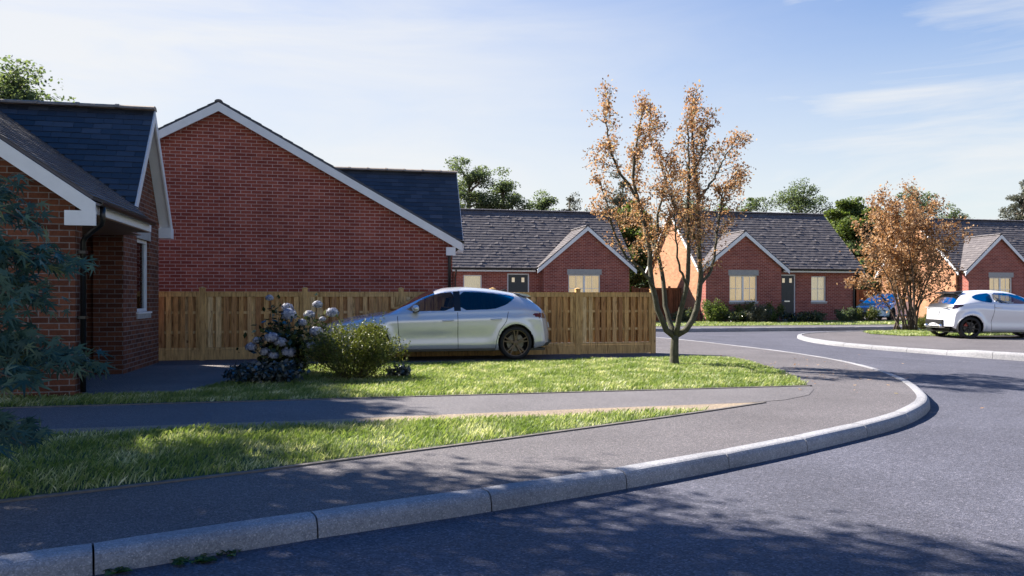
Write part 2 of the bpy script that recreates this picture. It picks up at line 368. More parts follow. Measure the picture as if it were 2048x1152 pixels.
# ------------------------------------------------------------------ mesh helpers
class MB:
    def __init__(self):
        self.v = []; self.f = []; self.m = []
    def add(self, vs, fs, mi=0):
        b = len(self.v)
        self.v.extend([tuple(x) for x in vs])
        for f in fs:
            self.f.append(tuple(i + b for i in f)); self.m.append(mi)
        return self
    def quad(self, a, b, c, d, mi=0): return self.add([a, b, c, d], [(0, 1, 2, 3)], mi)
    def poly(self, pts, mi=0): return self.add(pts, [tuple(range(len(pts)))], mi)
    def box(self, x0, y0, z0, x1, y1, z1, mi=0):
        vs = [(x0, y0, z0), (x1, y0, z0), (x1, y1, z0), (x0, y1, z0), (x0, y0, z1), (x1, y0, z1), (x1, y1, z1), (x0, y1, z1)]
        return self.add(vs, [(3, 2, 1, 0), (4, 5, 6, 7), (0, 1, 5, 4), (1, 2, 6, 5), (2, 3, 7, 6), (3, 0, 4, 7)], mi)
    def beam(self, p0, p1, u, v, mi=0):
        """parallelepiped from p0 to p1 with cross vectors u and v"""
        p0, p1, u, v = map(Vector, (p0, p1, u, v))
        vs = [p0, p0 + u, p0 + u + v, p0 + v, p1, p1 + u, p1 + u + v, p1 + v]
        fs = [(0, 3, 2, 1), (4, 5, 6, 7), (0, 1, 5, 4), (1, 2, 6, 5), (2, 3, 7, 6), (3, 0, 4, 7)]
        d = (p1 - p0)
        if d.dot(u.cross(v)) < 0: fs = [tuple(reversed(f)) for f in fs]
        return self.add(vs, fs, mi)
    def prism(self, pts, off, mi=0):
        """closed extrusion of a planar polygon"""
        n = len(pts); pts = [Vector(p) for p in pts]; off = Vector(off)
        nrm = Vector((0, 0, 0))
        for i in range(n): nrm += pts[i].cross(pts[(i + 1) % n])
        if nrm.dot(off) > 0: pts = pts[::-1]
        vs = pts + [p + off for p in pts]
        fs = [tuple(range(n)), tuple(range(2 * n - 1, n - 1, -1))]
        for i in range(n):
            j = (i + 1) % n
            fs.append((j, i, i + n, j + n))
        return self.add(vs, fs, mi)
    def tube(self, pts, rad, n=7, mi=0, cap=True):
        pts = [Vector(p) for p in pts]
        if not hasattr(rad, '__len__'): rad = [rad] * len(pts)
        vs = []; ref = None
        for i, p in enumerate(pts):
            d = (pts[min(i + 1, len(pts) - 1)] - pts[max(i - 1, 0)])
            if d.length < 1e-9: d = Vector((0, 0, 1))
            d.normalize()
            if ref is None:
                ref = Vector((1, 0, 0)) if abs(d.x) < .8 else Vector((0, 1, 0))
            a = (ref - d * ref.dot(d)); a.normalize(); b = d.cross(a); ref = a
            for k in range(n):
                t = 2 * math.pi * k / n
                vs.append(p + (a * math.cos(t) + b * math.sin(t)) * rad[i])
        fs = []
        for i in range(len(pts) - 1):
            for k in range(n):
                k2 = (k + 1) % n
                fs.append((i * n + k, i * n + k2, (i + 1) * n + k2, (i + 1) * n + k))
        if cap:
            fs.append(tuple(reversed(range(n)))); fs.append(tuple(range((len(pts) - 1) * n, len(pts) * n)))
        return self.add(vs, fs, mi)
    def lathe(self, prof, axis_o, n=32, mi=0, close=True):
        """profile of (radius, offset along Y) spun about the Y axis through axis_o"""
        o = Vector(axis_o); vs = []; m_ = len(prof)
        for k in range(n):
            t = 2 * math.pi * k / n
            for r, y in prof: vs.append(o + Vector((r * math.cos(t), y, r * math.sin(t))))
        fs = []
        for k in range(n):
            k2 = (k + 1) % n
            for j in range(m_ - (0 if close else 1)):
                j2 = (j + 1) % m_
                fs.append((k * m_ + j, k * m_ + j2, k2 * m_ + j2, k2 * m_ + j))
        return self.add(vs, fs, mi)
    def build(self, name, mats, parent=None, smooth=False, loc=None):
        me = bpy.data.meshes.new(name)
        me.from_pydata(self.v, [], self.f)
        if not isinstance(mats, (list, tuple)): mats = [mats]
        for m in mats: me.materials.append(M[m])
        if len(mats) > 1: me.polygons.foreach_set('material_index', self.m)
        if smooth: me.polygons.foreach_set('use_smooth', [True] * len(me.polygons))
        me.update()
        o = bpy.data.objects.new(name, me); C.objects.link(o)
        if parent is not None:
            o.parent = parent
            o.matrix_parent_inverse = parent.matrix_basis.inverted()
        if loc is not None: o.location = loc
        return o

def tag(o, label=None, cat=None, group=None, kind=None):
    if label: o['label'] = label
    if cat: o['category'] = cat
    if group: o['group'] = group
    if kind: o['kind'] = kind
    return o
def thing(name, label, cat, loc=(0, 0, 0), group=None, rz=0):
    o = bpy.data.objects.new(name, None); C.objects.link(o)
    o.location = loc; o.rotation_euler = (0, 0, rz); o.empty_display_size = .2
    return tag(o, label, cat, group)
def structure(mb, name, mat):
    return tag(mb.build(name, mat), kind='structure')
def fast_mesh(name, V, F, mat, parent=None, smooth=False):
    """V (n,3) float array, F (m,k) int array"""
    V = np.ascontiguousarray(V, dtype=np.float32); F = np.ascontiguousarray(F, dtype=np.int32)
    me = bpy.data.meshes.new(name)
    me.vertices.add(len(V)); me.vertices.foreach_set('co', V.ravel())
    k = F.shape[1]
    me.loops.add(F.size); me.loops.foreach_set('vertex_index', F.ravel())
    me.polygons.add(len(F))
    me.polygons.foreach_set('loop_start', np.arange(0, F.size, k, dtype=np.int32))
    me.polygons.foreach_set('loop_total', np.full(len(F), k, dtype=np.int32))
    if smooth: me.polygons.foreach_set('use_smooth', np.ones(len(F), dtype=bool))
    me.materials.append(M[mat])
    me.update(calc_edges=True); me.validate()
    o = bpy.data.objects.new(name, me); C.objects.link(o)
    if parent is not None:
        o.parent = parent
        o.matrix_parent_inverse = parent.matrix_basis.inverted()
    return o
def copy_tree(o, parent=None):
    c = o.copy(); C.objects.link(c)
    if parent is not None: c.parent = parent
    for ch in list(o.children): copy_tree(ch, c)
    return c

def leaves(rng, P, size, aspect=.55, up=0.0, droop=None):
    """rhombus leaves at points P; returns V, F"""
    n = len(P)
    d = rng.normal(size=(n, 3)); 
    if droop is not None: d = d + np.array(droop)
    d /= np.linalg.norm(d, axis=1)[:, None]
    r = rng.normal(size=(n, 3)); r[:, 2] += up * 0
    sdir = np.cross(d, r); sdir /= np.linalg.norm(sdir, axis=1)[:, None] + 1e-9
    if up > 0:
        nrm = np.cross(d, sdir)
        flip = rng.random(n) < up
        # turn those leaves so that they lie flatter
        d2 = d.copy(); d2[flip, 2] *= .25; d2 /= np.linalg.norm(d2, axis=1)[:, None]
        z = np.tile([0, 0, 1.0], (n, 1)) + rng.normal(size=(n, 3)) * .3
        s2 = np.cross(d2, z); s2 /= np.linalg.norm(s2, axis=1)[:, None]
        d = np.where(flip[:, None], d2, d); sdir = np.where(flip[:, None], s2, sdir)
    Ls = size * rng.uniform(.6, 1.25, n)[:, None]
    W = Ls * aspect * rng.uniform(.8, 1.2, n)[:, None]
    V = np.empty((n, 4, 3))
    V[:, 0] = P - d * Ls * .5
    V[:, 1] = P + sdir * W * .5
    V[:, 2] = P + d * Ls * .5
    V[:, 3] = P - sdir * W * .5
    return V.reshape(-1, 3), np.arange(n * 4).reshape(n, 4)

# ------------------------------------------------------------------ ground, roads, kerbs
def smooth_line(pts, step=.12):
    pts = [Vector((p[0], p[1], 0)) for p in pts]
    out = []
    P = [pts[0] * 2 - pts[1]] + pts + [pts[-1] * 2 - pts[-2]]
    for i in range(1, len(P) - 2):
        a, b, c, d = P[i - 1], P[i], P[i + 1], P[i + 2]
        n = max(2, int((c - b).length / step))
        for k in range(n):
            t = k / n
            out.append(.5 * ((2 * b) + (c - a) * t + (2 * a - 5 * b + 4 * c - d) * t * t + (3 * b - a - 3 * c + d) * t ** 3))
    out.append(pts[-1])
    return out
def offset_line(line, d):
    out = []
    for i, p in enumerate(line):
        t = (line[min(i + 1, len(line) - 1)] - line[max(i - 1, 0)]).normalized()
        out.append(p + Vector((-t.y, t.x, 0)) * d)
    return out

mb = MB()
mb.quad((-900, -900, -.6), (900, -900, -.6), (900, 900, -.6), (-900, 900, -.6))
structure(mb, 'ground', 'field')
mb = MB()
xs = np.arange(-30, 62.1, .5); ys = np.arange(-14, 46.1, .5)
V = np.array([(x, y, road_z(x, y)) for y in ys for x in xs])
nx = len(xs)
Fq = np.array([(j * nx + i, j * nx + i + 1, (j + 1) * nx + i + 1, (j + 1) * nx + i) for j in range(len(ys) - 1) for i in range(nx - 1)])
tag(fast_mesh('road', V, Fq, 'asphalt_road', smooth=True), kind='structure')

KL = [(-12, .3), (-7, 1.95), (-4, 2.95), (-1.55, 3.78), (-.19, 4.24), (.85, 4.56), (1.83, 4.9), (2.84, 5.32), (3.93, 5.83), (5.2, 6.5), (6.05, 7.1), (6.72, 7.72),
      (7.28, 8.45), (7.95, 9.5), (8.65, 10.9), (9.3, 12.9), (9.6, 15), (9.62, 17), (9.5, 20), (9.1, 22.2), (8.1, 23.7), (6.3, 24.4), (3, 24.5), (-30, 24.5)]
KR = [(34, 3.5), (24, 6.0), (18, 8.6), (15.2, 10.6), (13.75, 12.7), (13.2, 15), (12.9, 17.5), (13.15, 19.4), (13.9, 21.4), (14.9, 22.9), (16.6, 24.0), (19.5, 24.5), (26, 24.7), (60, 24.8)]
left_line = smooth_line(KL); right_line = smooth_line(KR)

def land(front, extra, name, mat, z):
    mb_ = MB()
    mb_.poly([(p.x, p.y, z) for p in front] + [(a, b, z) for a, b in extra])
    o = structure(mb_, name, mat)
    if o.data.polygons[0].normal.z < 0: o.data.flip_normals()
    return o
land(offset_line(left_line, .112), [(-30, .3)], 'pavement', 'asphalt_path', 0.0)
land(offset_line(right_line, -.112), [(60, 3.5)], 'pavement', 'asphalt_path', -0.006)
far_front = [Vector((-30, 26.98, 0)), Vector((60, 26.98, 0))]
land(far_front, [(60, 46), (-30, 46)], 'pavement', 'asphalt_path', .05)

def kerb(line, side, name, first=0.0, stone=1.07, top=lambda x, y: 0.008, width=.125):
    """row of kerb stones with a rounded road edge and open joints, road side on the opposite of 'side'"""
    mb_ = MB()
    # profile: (distance from road face inward, height over top)
    acc = [0.0]
    for a, b in zip(line, line[1:]): acc.append(acc[-1] + (b - a).length)
    tot = acc[-1]
    def at(s):
        import bisect
        i = min(max(bisect.bisect_right(acc, s) - 1, 0), len(line) - 2)
        t = (s - acc[i]) / max(1e-9, acc[i + 1] - acc[i])
        p = line[i].lerp(line[i + 1], t)
        d = (line[min(i + 2, len(line) - 1)] - line[max(i - 1, 0)]).normalized()
        return p, Vector((-d.y, d.x, 0)) * side
    s0 = first
    while s0 < tot:
        s1 = min(s0 + stone, tot)
        k = 6
        rows = []
        jit = random.uniform(-.002, .002)
        for i in range(k + 1):
            s = s0 + .005 + (s1 - s0 - .010) * i / k
            p, n = at(s)
            zt = top(p.x, p.y) + jit
            zr = road_z(p.x, p.y) - .05
            ch = .004 if i in (0, k) else 0
            prof = [(-.024 + ch, zr), (-.016 + ch, zt - .062), (-.010 + ch, zt - .038 - ch), (.0, zt - .022 - ch), (.014, zt - .009 - ch), (.032, zt - .002 - ch), (.050, zt - ch), (width, zt - ch), (width, zr)]
            rows.append([Vector((p.x, p.y, 0)) + n * q + Vector((0, 0, z)) for q, z in prof])
        m_ = len(rows[0])
        vs = [v for r_ in rows for v in r_]
        fs = []
        for i in range(k):
            for j in range(m_ - 1):
                f = (i * m_ + j, (i + 1) * m_ + j, (i + 1) * m_ + j + 1, i * m_ + j + 1)
                fs.append(f if side > 0 else f[::-1])
        e0 = tuple(range(m_)); e1 = tuple(range(k * m_, k * m_ + m_))
        fs.append(e0 if side > 0 else e0[::-1]); fs.append(e1[::-1] if side > 0 else e1)
        mb_.add(vs, fs)
        s0 = s1
    o = structure(mb_, name, 'kerb_stone')
    return o
# joint phase: one joint stands at (-0.19, 4.24)
acc = 0; best = (9e9, 0)
for a, b in zip(left_line, left_line[1:]):
    dd = (a - Vector((-.19, 4.24, 0))).length
    if dd < best[0]: best = (dd, acc)
    acc += (b - a).length
kerb(left_line, 1, 'kerb', first=best[1] % 1.07)
kerb(right_line, -1, 'kerb', first=.3, top=lambda x, y: .012 if y > 14.8 else .012 + .05 * S((14.8 - y) / .8))
kerb([Vector((-30 + .5 * i, 26.85, 0)) for i in range(181)], 1, 'kerb', stone=1.0, top=lambda x, y: .06)

def sheet(pts, name, mat, z):
    mb_ = MB(); mb_.poly([(a, b, z) for a, b in pts])
    o = structure(mb_, name, mat)
    if o.data.polygons[0].normal.z < 0: o.data.flip_normals()
    return o
LAWN1 = [(-9.5, 2.35), (-5, 3.9), (-2.04, 4.97), (-.69, 5.46), (1.22, 6.26), (3.0, 7.06), (3.75, 7.42), (2.5, 7.38), (-.5, 7.33), (-9.5, 7.15)]
PATH = [(-12, 7.55), (-.5, 7.62), (2.6, 7.80), (4.45, 7.87), (5.0, 8.0), (5.55, 8.35), (5.95, 8.85), (6.12, 9.2), (-12, 9.12)]
BUFF = [(-12, 7.12), (-.5, 7.33), (2.5, 7.38), (3.75, 7.42), (4.62, 7.86), (2.6, 7.80), (-.5, 7.62), (-12, 7.55)]
LAWN2 = [(-12, 9.14), (6.1, 9.22), (6.5, 10.2), (6.95, 11.6), (7.3, 13.0), (7.38, 13.75), (7.1, 14.02), (5, 13.95), (1.0, 13.7), (-1.0, 13.55), (-1.5, 12.2), (-1.85, 10.9), (-2.15, 10.08), (-12, 10.0)]
sheet(PATH, 'path', 'asphalt_garden', .004)
sheet(BUFF, 'path', 'buff_paving', .0045)
sheet([(-9, 10.0), (-2.15, 10.08), (-1.85, 10.9), (-1.5, 12.2), (-1.0, 13.55), (-1.0, 14.4), (-9, 14.4)], 'patio', 'patio', .005)
sheet(LAWN1, 'lawn', 'turf', .008)
sheet(LAWN2, 'lawn', 'turf', .008)
sheet([(-1.5, 10.6), (.2, 10.5), (1.0, 11.6), (.95, 13.0), (-.9, 13.4), (-1.4, 12.0)], 'flower_bed', 'soil', .014)
LAWN3 = [(17.3, 20.9), (19.0, 20.45), (30, 20.9), (30, 24.0), (20, 24.2), (17.9, 23.7), (17.2, 22.4)]
sheet(LAWN3, 'lawn', 'turf', .006)
LAWN4 = [(10.5, 28.9), (33, 28.9), (33, 33.2), (26, 33.6), (21.6, 33.6), (21.6, 31), (21, 31), (21, 33.2), (10.5, 33.5)]
sheet(LAWN4, 'lawn', 'turf', .056)

mb = MB()
def edge_strip(mb, pts, w=.045, z=.012):
    for a, b in zip(pts, pts[1:]):
        a = Vector((*a, -.05)); b = Vector((*b, -.05))
        n = Vector((-(b - a).y, (b - a).x, 0)).normalized() * w
        mb.beam(a, b, n, Vector((0, 0, z + .05)))
edge_strip(mb, [(-9.5, 2.30), (-5, 3.85), (-2.04, 4.92), (-.69, 5.41), (1.22, 6.21), (3.0, 7.01), (3.75, 7.37), (4.65, 7.82)])
edge_strip(mb, [(-12, 9.10), (6.1, 9.17), (6.16, 9.2)], .04, .014)
structure(mb, 'path_edging', 'edging')

# ------------------------------------------------------------------ grass
def in_poly(P, poly):
    x, y = P[:, 0], P[:, 1]; c = np.zeros(len(P), bool)
    j = len(poly) - 1
    for i in range(len(poly)):
        xi, yi = poly[i]; xj, yj = poly[j]
        if yi != yj:
            c ^= ((yi > y) != (yj > y)) & (x < (xj - xi) * (y - yi) / (yj - yi) + xi)
        j = i
    return c
def grass(seed, poly, n, h, wd, z, label, clip=None):
    rng = np.random.default_rng(seed)
    p = np.array(poly); lo, hi = p.min(0), p.max(0)
    if clip: lo = np.maximum(lo, clip[0]); hi = np.minimum(hi, clip[1])
    P = rng.uniform(lo, hi, (n, 2)); P = P[in_poly(P, poly)]
    n = len(P)
    tuft = np.sin(P[:, 0] * 3.1 + 1.3 * np.sin(P[:, 1] * 2.3)) * np.sin(P[:, 1] * 3.7 + np.sin(P[:, 0] * 1.9)) * .25 + 1
    H = h * rng.uniform(.5, 1.3, n) * tuft
    a = rng.uniform(0, 2 * np.pi, n); lean = rng.uniform(.15, .95, n) * H
    la = rng.normal(-.3, 1.3, n)
    W = wd * rng.uniform(.7, 1.3, n)
    V = np.empty((n, 4, 3))
    dx, dy = np.cos(a) * W * .5, np.sin(a) * W * .5
    V[:, 0] = np.stack([P[:, 0] - dx, P[:, 1] - dy, np.full(n, z)], 1)
    V[:, 1] = np.stack([P[:, 0] + dx, P[:, 1] + dy, np.full(n, z)], 1)
    mx_, my_ = P[:, 0] + np.cos(la) * lean * .4, P[:, 1] + np.sin(la) * lean * .4
    V[:, 2] = np.stack([P[:, 0] + np.cos(la) * lean, P[:, 1] + np.sin(la) * lean, z + H * .93], 1)
    V[:, 3] = np.stack([mx_ - dx * .8, my_ - dy * .8, z + H * .58], 1)
    o = fast_mesh('grass', V.reshape(-1, 3), np.arange(n * 4).reshape(n, 4), 'grass_blade')
    return tag(o, label, 'grass', kind='stuff')
grass(1, LAWN1, 130000, .047, .007, .008, 'tall grass of the narrow verge between the kerb pavement and the garden path', clip=((-6, 2), (9, 9)))
grass(2, LAWN2, 150000, .052, .009, .008, 'bright grass of the front lawn around the multi-stemmed autumn tree', clip=((-5, 9), (9, 15)))
grass(3, LAWN3, 26000, .06, .02, .006, 'patch of grass beside the white hatchback', clip=((17, 20), (26, 25)))
grass(4, LAWN4, 26000, .07, .025, .056, 'strip of grass in front of the far bungalows', clip=((10, 28.5), (33, 34)))

# ------------------------------------------------------------------ building helpers
def wall(mb, ax, pos, a0, a1, z0, z1, holes, nsign, depth=.09, mi=0):
    """upright wall sheet with rectangular holes and reveals. ax 'y': plane Y=pos, runs along X; ax 'x': plane X=pos, runs along Y. nsign: which way the outside is"""
    A = sorted({a0, a1, *[h[0] for h in holes], *[h[1] for h in holes]})
    Z = sorted({z0, z1, *[h[2] for h in holes], *[h[3] for h in holes]})
    P = (lambda a, z, d=0: (a, pos - nsign * d, z)) if ax == 'y' else (lambda a, z, d=0: (pos - nsign * d, a, z))
    flip = (nsign > 0) if ax == 'y' else (nsign < 0)
    def q(*p): mb.poly(p[::-1] if flip else p, mi)
    for i in range(len(A) - 1):
        for k in range(len(Z) - 1):
            ca, cz = (A[i] + A[i + 1]) / 2, (Z[k] + Z[k + 1]) / 2
            if any(h[0] < ca < h[1] and h[2] < cz < h[3] for h in holes): continue
            q(P(A[i], Z[k]), P(A[i + 1], Z[k]), P(A[i + 1], Z[k + 1]), P(A[i], Z[k + 1]))
    for h in holes:
        q(P(h[0], h[2]), P(h[0], h[3]), P(h[0], h[3], depth), P(h[0], h[2], depth))
        q(P(h[1], h[2]), P(h[1], h[2], depth), P(h[1], h[3], depth), P(h[1], h[3]))
        q(P(h[0], h[3]), P(h[1], h[3]), P(h[1], h[3], depth), P(h[0], h[3], depth))
        q(P(h[0], h[2]), P(h[0], h[2], depth), P(h[1], h[2], depth), P(h[1], h[2]))

def tiles(mb, e0, e1, r0, r1, gauge=.2, width=.25, clip=None, lift=.016, jit=.004, rng=None, glint=0.0):
    """courses of slates on the slope with eave e0-e1 and ridge r0-r1; clip(p) keeps a slate"""
    rng = rng or random
    e0, e1, r0, r1 = map(Vector, (e0, e1, r0, r1))
    nrm = (e1 - e0).cross(r0 - e0).normalized()
    if nrm.z < 0: nrm = -nrm
    sl = ((r0 + r1) / 2 - (e0 + e1) / 2).length
    n = max(1, round(sl / gauge))
    for i in range(n):
        t0 = i / n; t1 = min(1.0, (i + 1.35) / n)
        a0, b0 = e0.lerp(r0, t0), e1.lerp(r1, t0)
        a1, b1 = e0.lerp(r0, t1), e1.lerp(r1, t1)
        wl = (b0 - a0).length
        k = max(1, round(wl / width))
        off = (i % 2) * .5
        edges = [0.0] + [(j + off + rng.uniform(-.04, .04)) / k for j in range(k + 1) if 0 < (j + off) / k < 1] + [1.0]
        for u0, u1 in zip(edges, edges[1:]):
            if u1 - u0 < .004: continue
            g = .0025 / wl
            p = a0.lerp(b0, (u0 + u1) / 2).lerp(a1.lerp(b1, (u0 + u1) / 2), .4)
            if clip and not clip(p): continue
            j0, j1 = rng.uniform(0, jit), rng.uniform(0, jit)
            dr = rng.uniform(-.004, .004)
            if rng.random() < glint: j1 += rng.uniform(.012, .032)
            d_ = (a1 - a0).normalized()
            A = a0.lerp(b0, u0 + g) + nrm * (lift + j0) + d_ * dr
            B = a0.lerp(b0, u1 - g) + nrm * (lift + j1) + d_ * (dr + rng.uniform(-.003, .003))
            Ct = a1.lerp(b1, u1 - g) + nrm * .003
            D = a1.lerp(b1, u0 + g) + nrm * .003
            lo = nrm * -.012
            vs = [A, B, Ct, D, A + lo, B + lo]
            f = [(0, 1, 2, 3), (4, 5, 1, 0), (4, 0, 3), (1, 5, 2)]
            if (B - A).cross(D - A).dot(nrm) < 0: f = [x[::-1] for x in f]
            mb.add(vs, f)

def underlay(mb, pts, t=.03):
    pts = [Vector(p) for p in pts]
    n = (pts[1] - pts[0]).cross(pts[2] - pts[0]).normalized()
    if n.z < 0: n = -n
    mb.prism(pts, n * -t)

def ridge_tiles(mb, p0, p1, r=.11, step=.45):
    p0, p1 = Vector(p0), Vector(p1); d = (p1 - p0); Lr = d.length; d.normalize()
    side = d.cross(Vector((0, 0, 1))).normalized()
    n = max(1, round(Lr / step))
    for i in range(n):
        a = p0 + d * (Lr * i / n + .004); b = p0 + d * (Lr * (i + 1) / n - .004)
        z0 = random.uniform(-.003, .003)
        vs = []
        for q, rr in ((a, r * 1.0), (b, r * .97)):
            for k in range(7):
                t = math.pi * k / 6
                vs.append(q + side * (math.cos(t) * rr) + Vector((0, 0, math.sin(t) * rr * .62 - .035 + z0)))
        fs = [(k, k + 1, k + 8, k + 7) for k in range(6)] + [tuple(range(7))[::-1], tuple(range(7, 14))]
        mb.add(vs, fs)
        # collar at the joint
        vs = []
        for q in (b - d * .035, b + d * .012):
            for k in range(7):
                t = math.pi * k / 6
                vs.append(q + side * (math.cos(t) * r * 1.08) + Vector((0, 0, math.sin(t) * r * .70 - .033 + z0)))
        mb.add(vs, fs)

def window(house, ax, pos, a0, a1, z0, z1, nsign, lights=2, bars=True, lit=True, label=None, recess=.07, deep=.5, back='curtain', gap=True):
    """window in a wall hole: frame with casements, one pane per light as one mesh, sill, and the room's curtain behind"""
    def bx(mb, u0, u1, w0, w1, d0, d1):
        # d: depth measured inward from the outer wall face
        if ax == 'y':
            y0, y1 = sorted((pos - nsign * d0, pos - nsign * d1)); mb.box(u0, y0, w0, u1, y1, w1)
        else:
            x0, x1 = sorted((pos - nsign * d0, pos - nsign * d1)); mb.box(x0, u0, w0, x1, u1, w1)
    f = MB(); t = .055
    r0 = recess
    bx(f, a0, a1, z1 - t, z1, r0, r0 + .07); bx(f, a0, a1, z0, z0 + t, r0, r0 + .07)
    bx(f, a0, a0 + t, z0 + t, z1 - t, r0, r0 + .07); bx(f, a1 - t, a1, z0 + t, z1 - t, r0, r0 + .07)
    wl = (a1 - a0) / lights
    for i in range(1, lights):
        bx(f, a0 + wl * i - .045, a0 + wl * i + .045, z0 + t, z1 - t, r0 + .004, r0 + .066)
    if bars:
        for i in range(lights):
            m_ = a0 + wl * (i + .5); zz = (z0 + z1) / 2
            bx(f, m_ - .012, m_ + .012, z0 + t, z1 - t, r0 + .018, r0 + .030)
            bx(f, a0 + wl * i + t, a0 + wl * (i + 1) - t, zz - .012, zz + .012, r0 + .0165, r0 + .0315)
    fr = f.build('window', 'white_upvc', house)
    g = MB(); bx(g, a0 + t, a1 - t, z0 + t, z1 - t, r0 + .034, r0 + .040)
    g.build('pane', 'house_glass', fr)
    s = MB(); bx(s, a0 - .04, a1 + .04, z0 - .03, z0, -.035, r0 + .02)
    s.build('window_sill', 'white_upvc', fr)
    st = MB(); bx(st, a0 - .03, a1 + .03, z0 - .115, z0 - .031, -.02, .05)
    st.build('stone_sill', 'stone', fr)
    # curtains hang just inside, pleated
    c = MB(); d0 = r0 + .16
    segs = [(a0 - .02, a0 + (a1 - a0) * .40), (a0 + (a1 - a0) * .60, a1 + .02)] if gap else [(a0 - .02, a1 + .02)]
    for (c0, c1) in segs:
        k = max(6, int((c1 - c0) / .03)); pts = []
        for i in range(k + 1):
            u = c0 + (c1 - c0) * i / k
            pts.append((u, d0 + .02 * math.sin(i * 1.9) + .008 * math.sin(i * .7)))
        for (u0, e0), (u1, e1) in zip(pts, pts[1:]):
            P = (lambda u, e, z: (u, pos - nsign * e, z)) if ax == 'y' else (lambda u, e, z: (pos - nsign * e, u, z))
            c.quad(P(u0, e0, z0 - .02), P(u1, e1, z0 - .02), P(u1, e1, z1 + .02), P(u0, e0, z1 + .02))
    c.build('curtain', back, fr, smooth=True)
    rm = MB()
    bx(rm, a0 - .3, a1 + .3, z0 - .3, z1 + .1, r0 + .62, r0 + .66)
    rm.build('room_wall', 'blind_glow' if lit else 'room_dark', fr)
    return fr

def lintel(house, ax, pos, a0, a1, z0, z1, nsign, proud=.012):
    mb = MB()
    d0, d1 = sorted((pos + nsign * proud, pos - nsign * .085))
    if ax == 'y': mb.box(a0, d0, z0, a1, d1, z1)
    else: mb.box(d0, a0, z0, d1, a1, z1)
    return mb.build('lintel', 'stone', house)

def gutter(house, p0, p1, out, r=.055):
    """half round gutter along an eave; out = outward unit vector"""
    p0, p1, out = Vector(p0), Vector(p1), Vector(out)
    vs = []; n = 8
    for q in (p0, p1):
        for k in range(n + 1):
            t = math.pi * (k / n)
            vs.append(q + out * (r - math.cos(t) * r) + Vector((0, 0, -math.sin(t) * r)))
        for k in range(n + 1):
            t = math.pi * (1 - k / n); rr = r * .86
            vs.append(q + out * (r - math.cos(t) * rr) + Vector((0, 0, -math.sin(t) * rr + .002)))
    m_ = 2 * (n + 1)
    fs = [(k, (k + 1) % m_, m_ + (k + 1) % m_, m_ + k) for k in range(m_)]
    for b in (0, m_):
        for k in range(n): fs.append((b + k, b + k + 1, b + m_ - 2 - k, b + m_ - 1 - k))
    mb = MB(); mb.add(vs, fs)
    return mb.build('gutter', 'gutter_black', house, smooth=False)

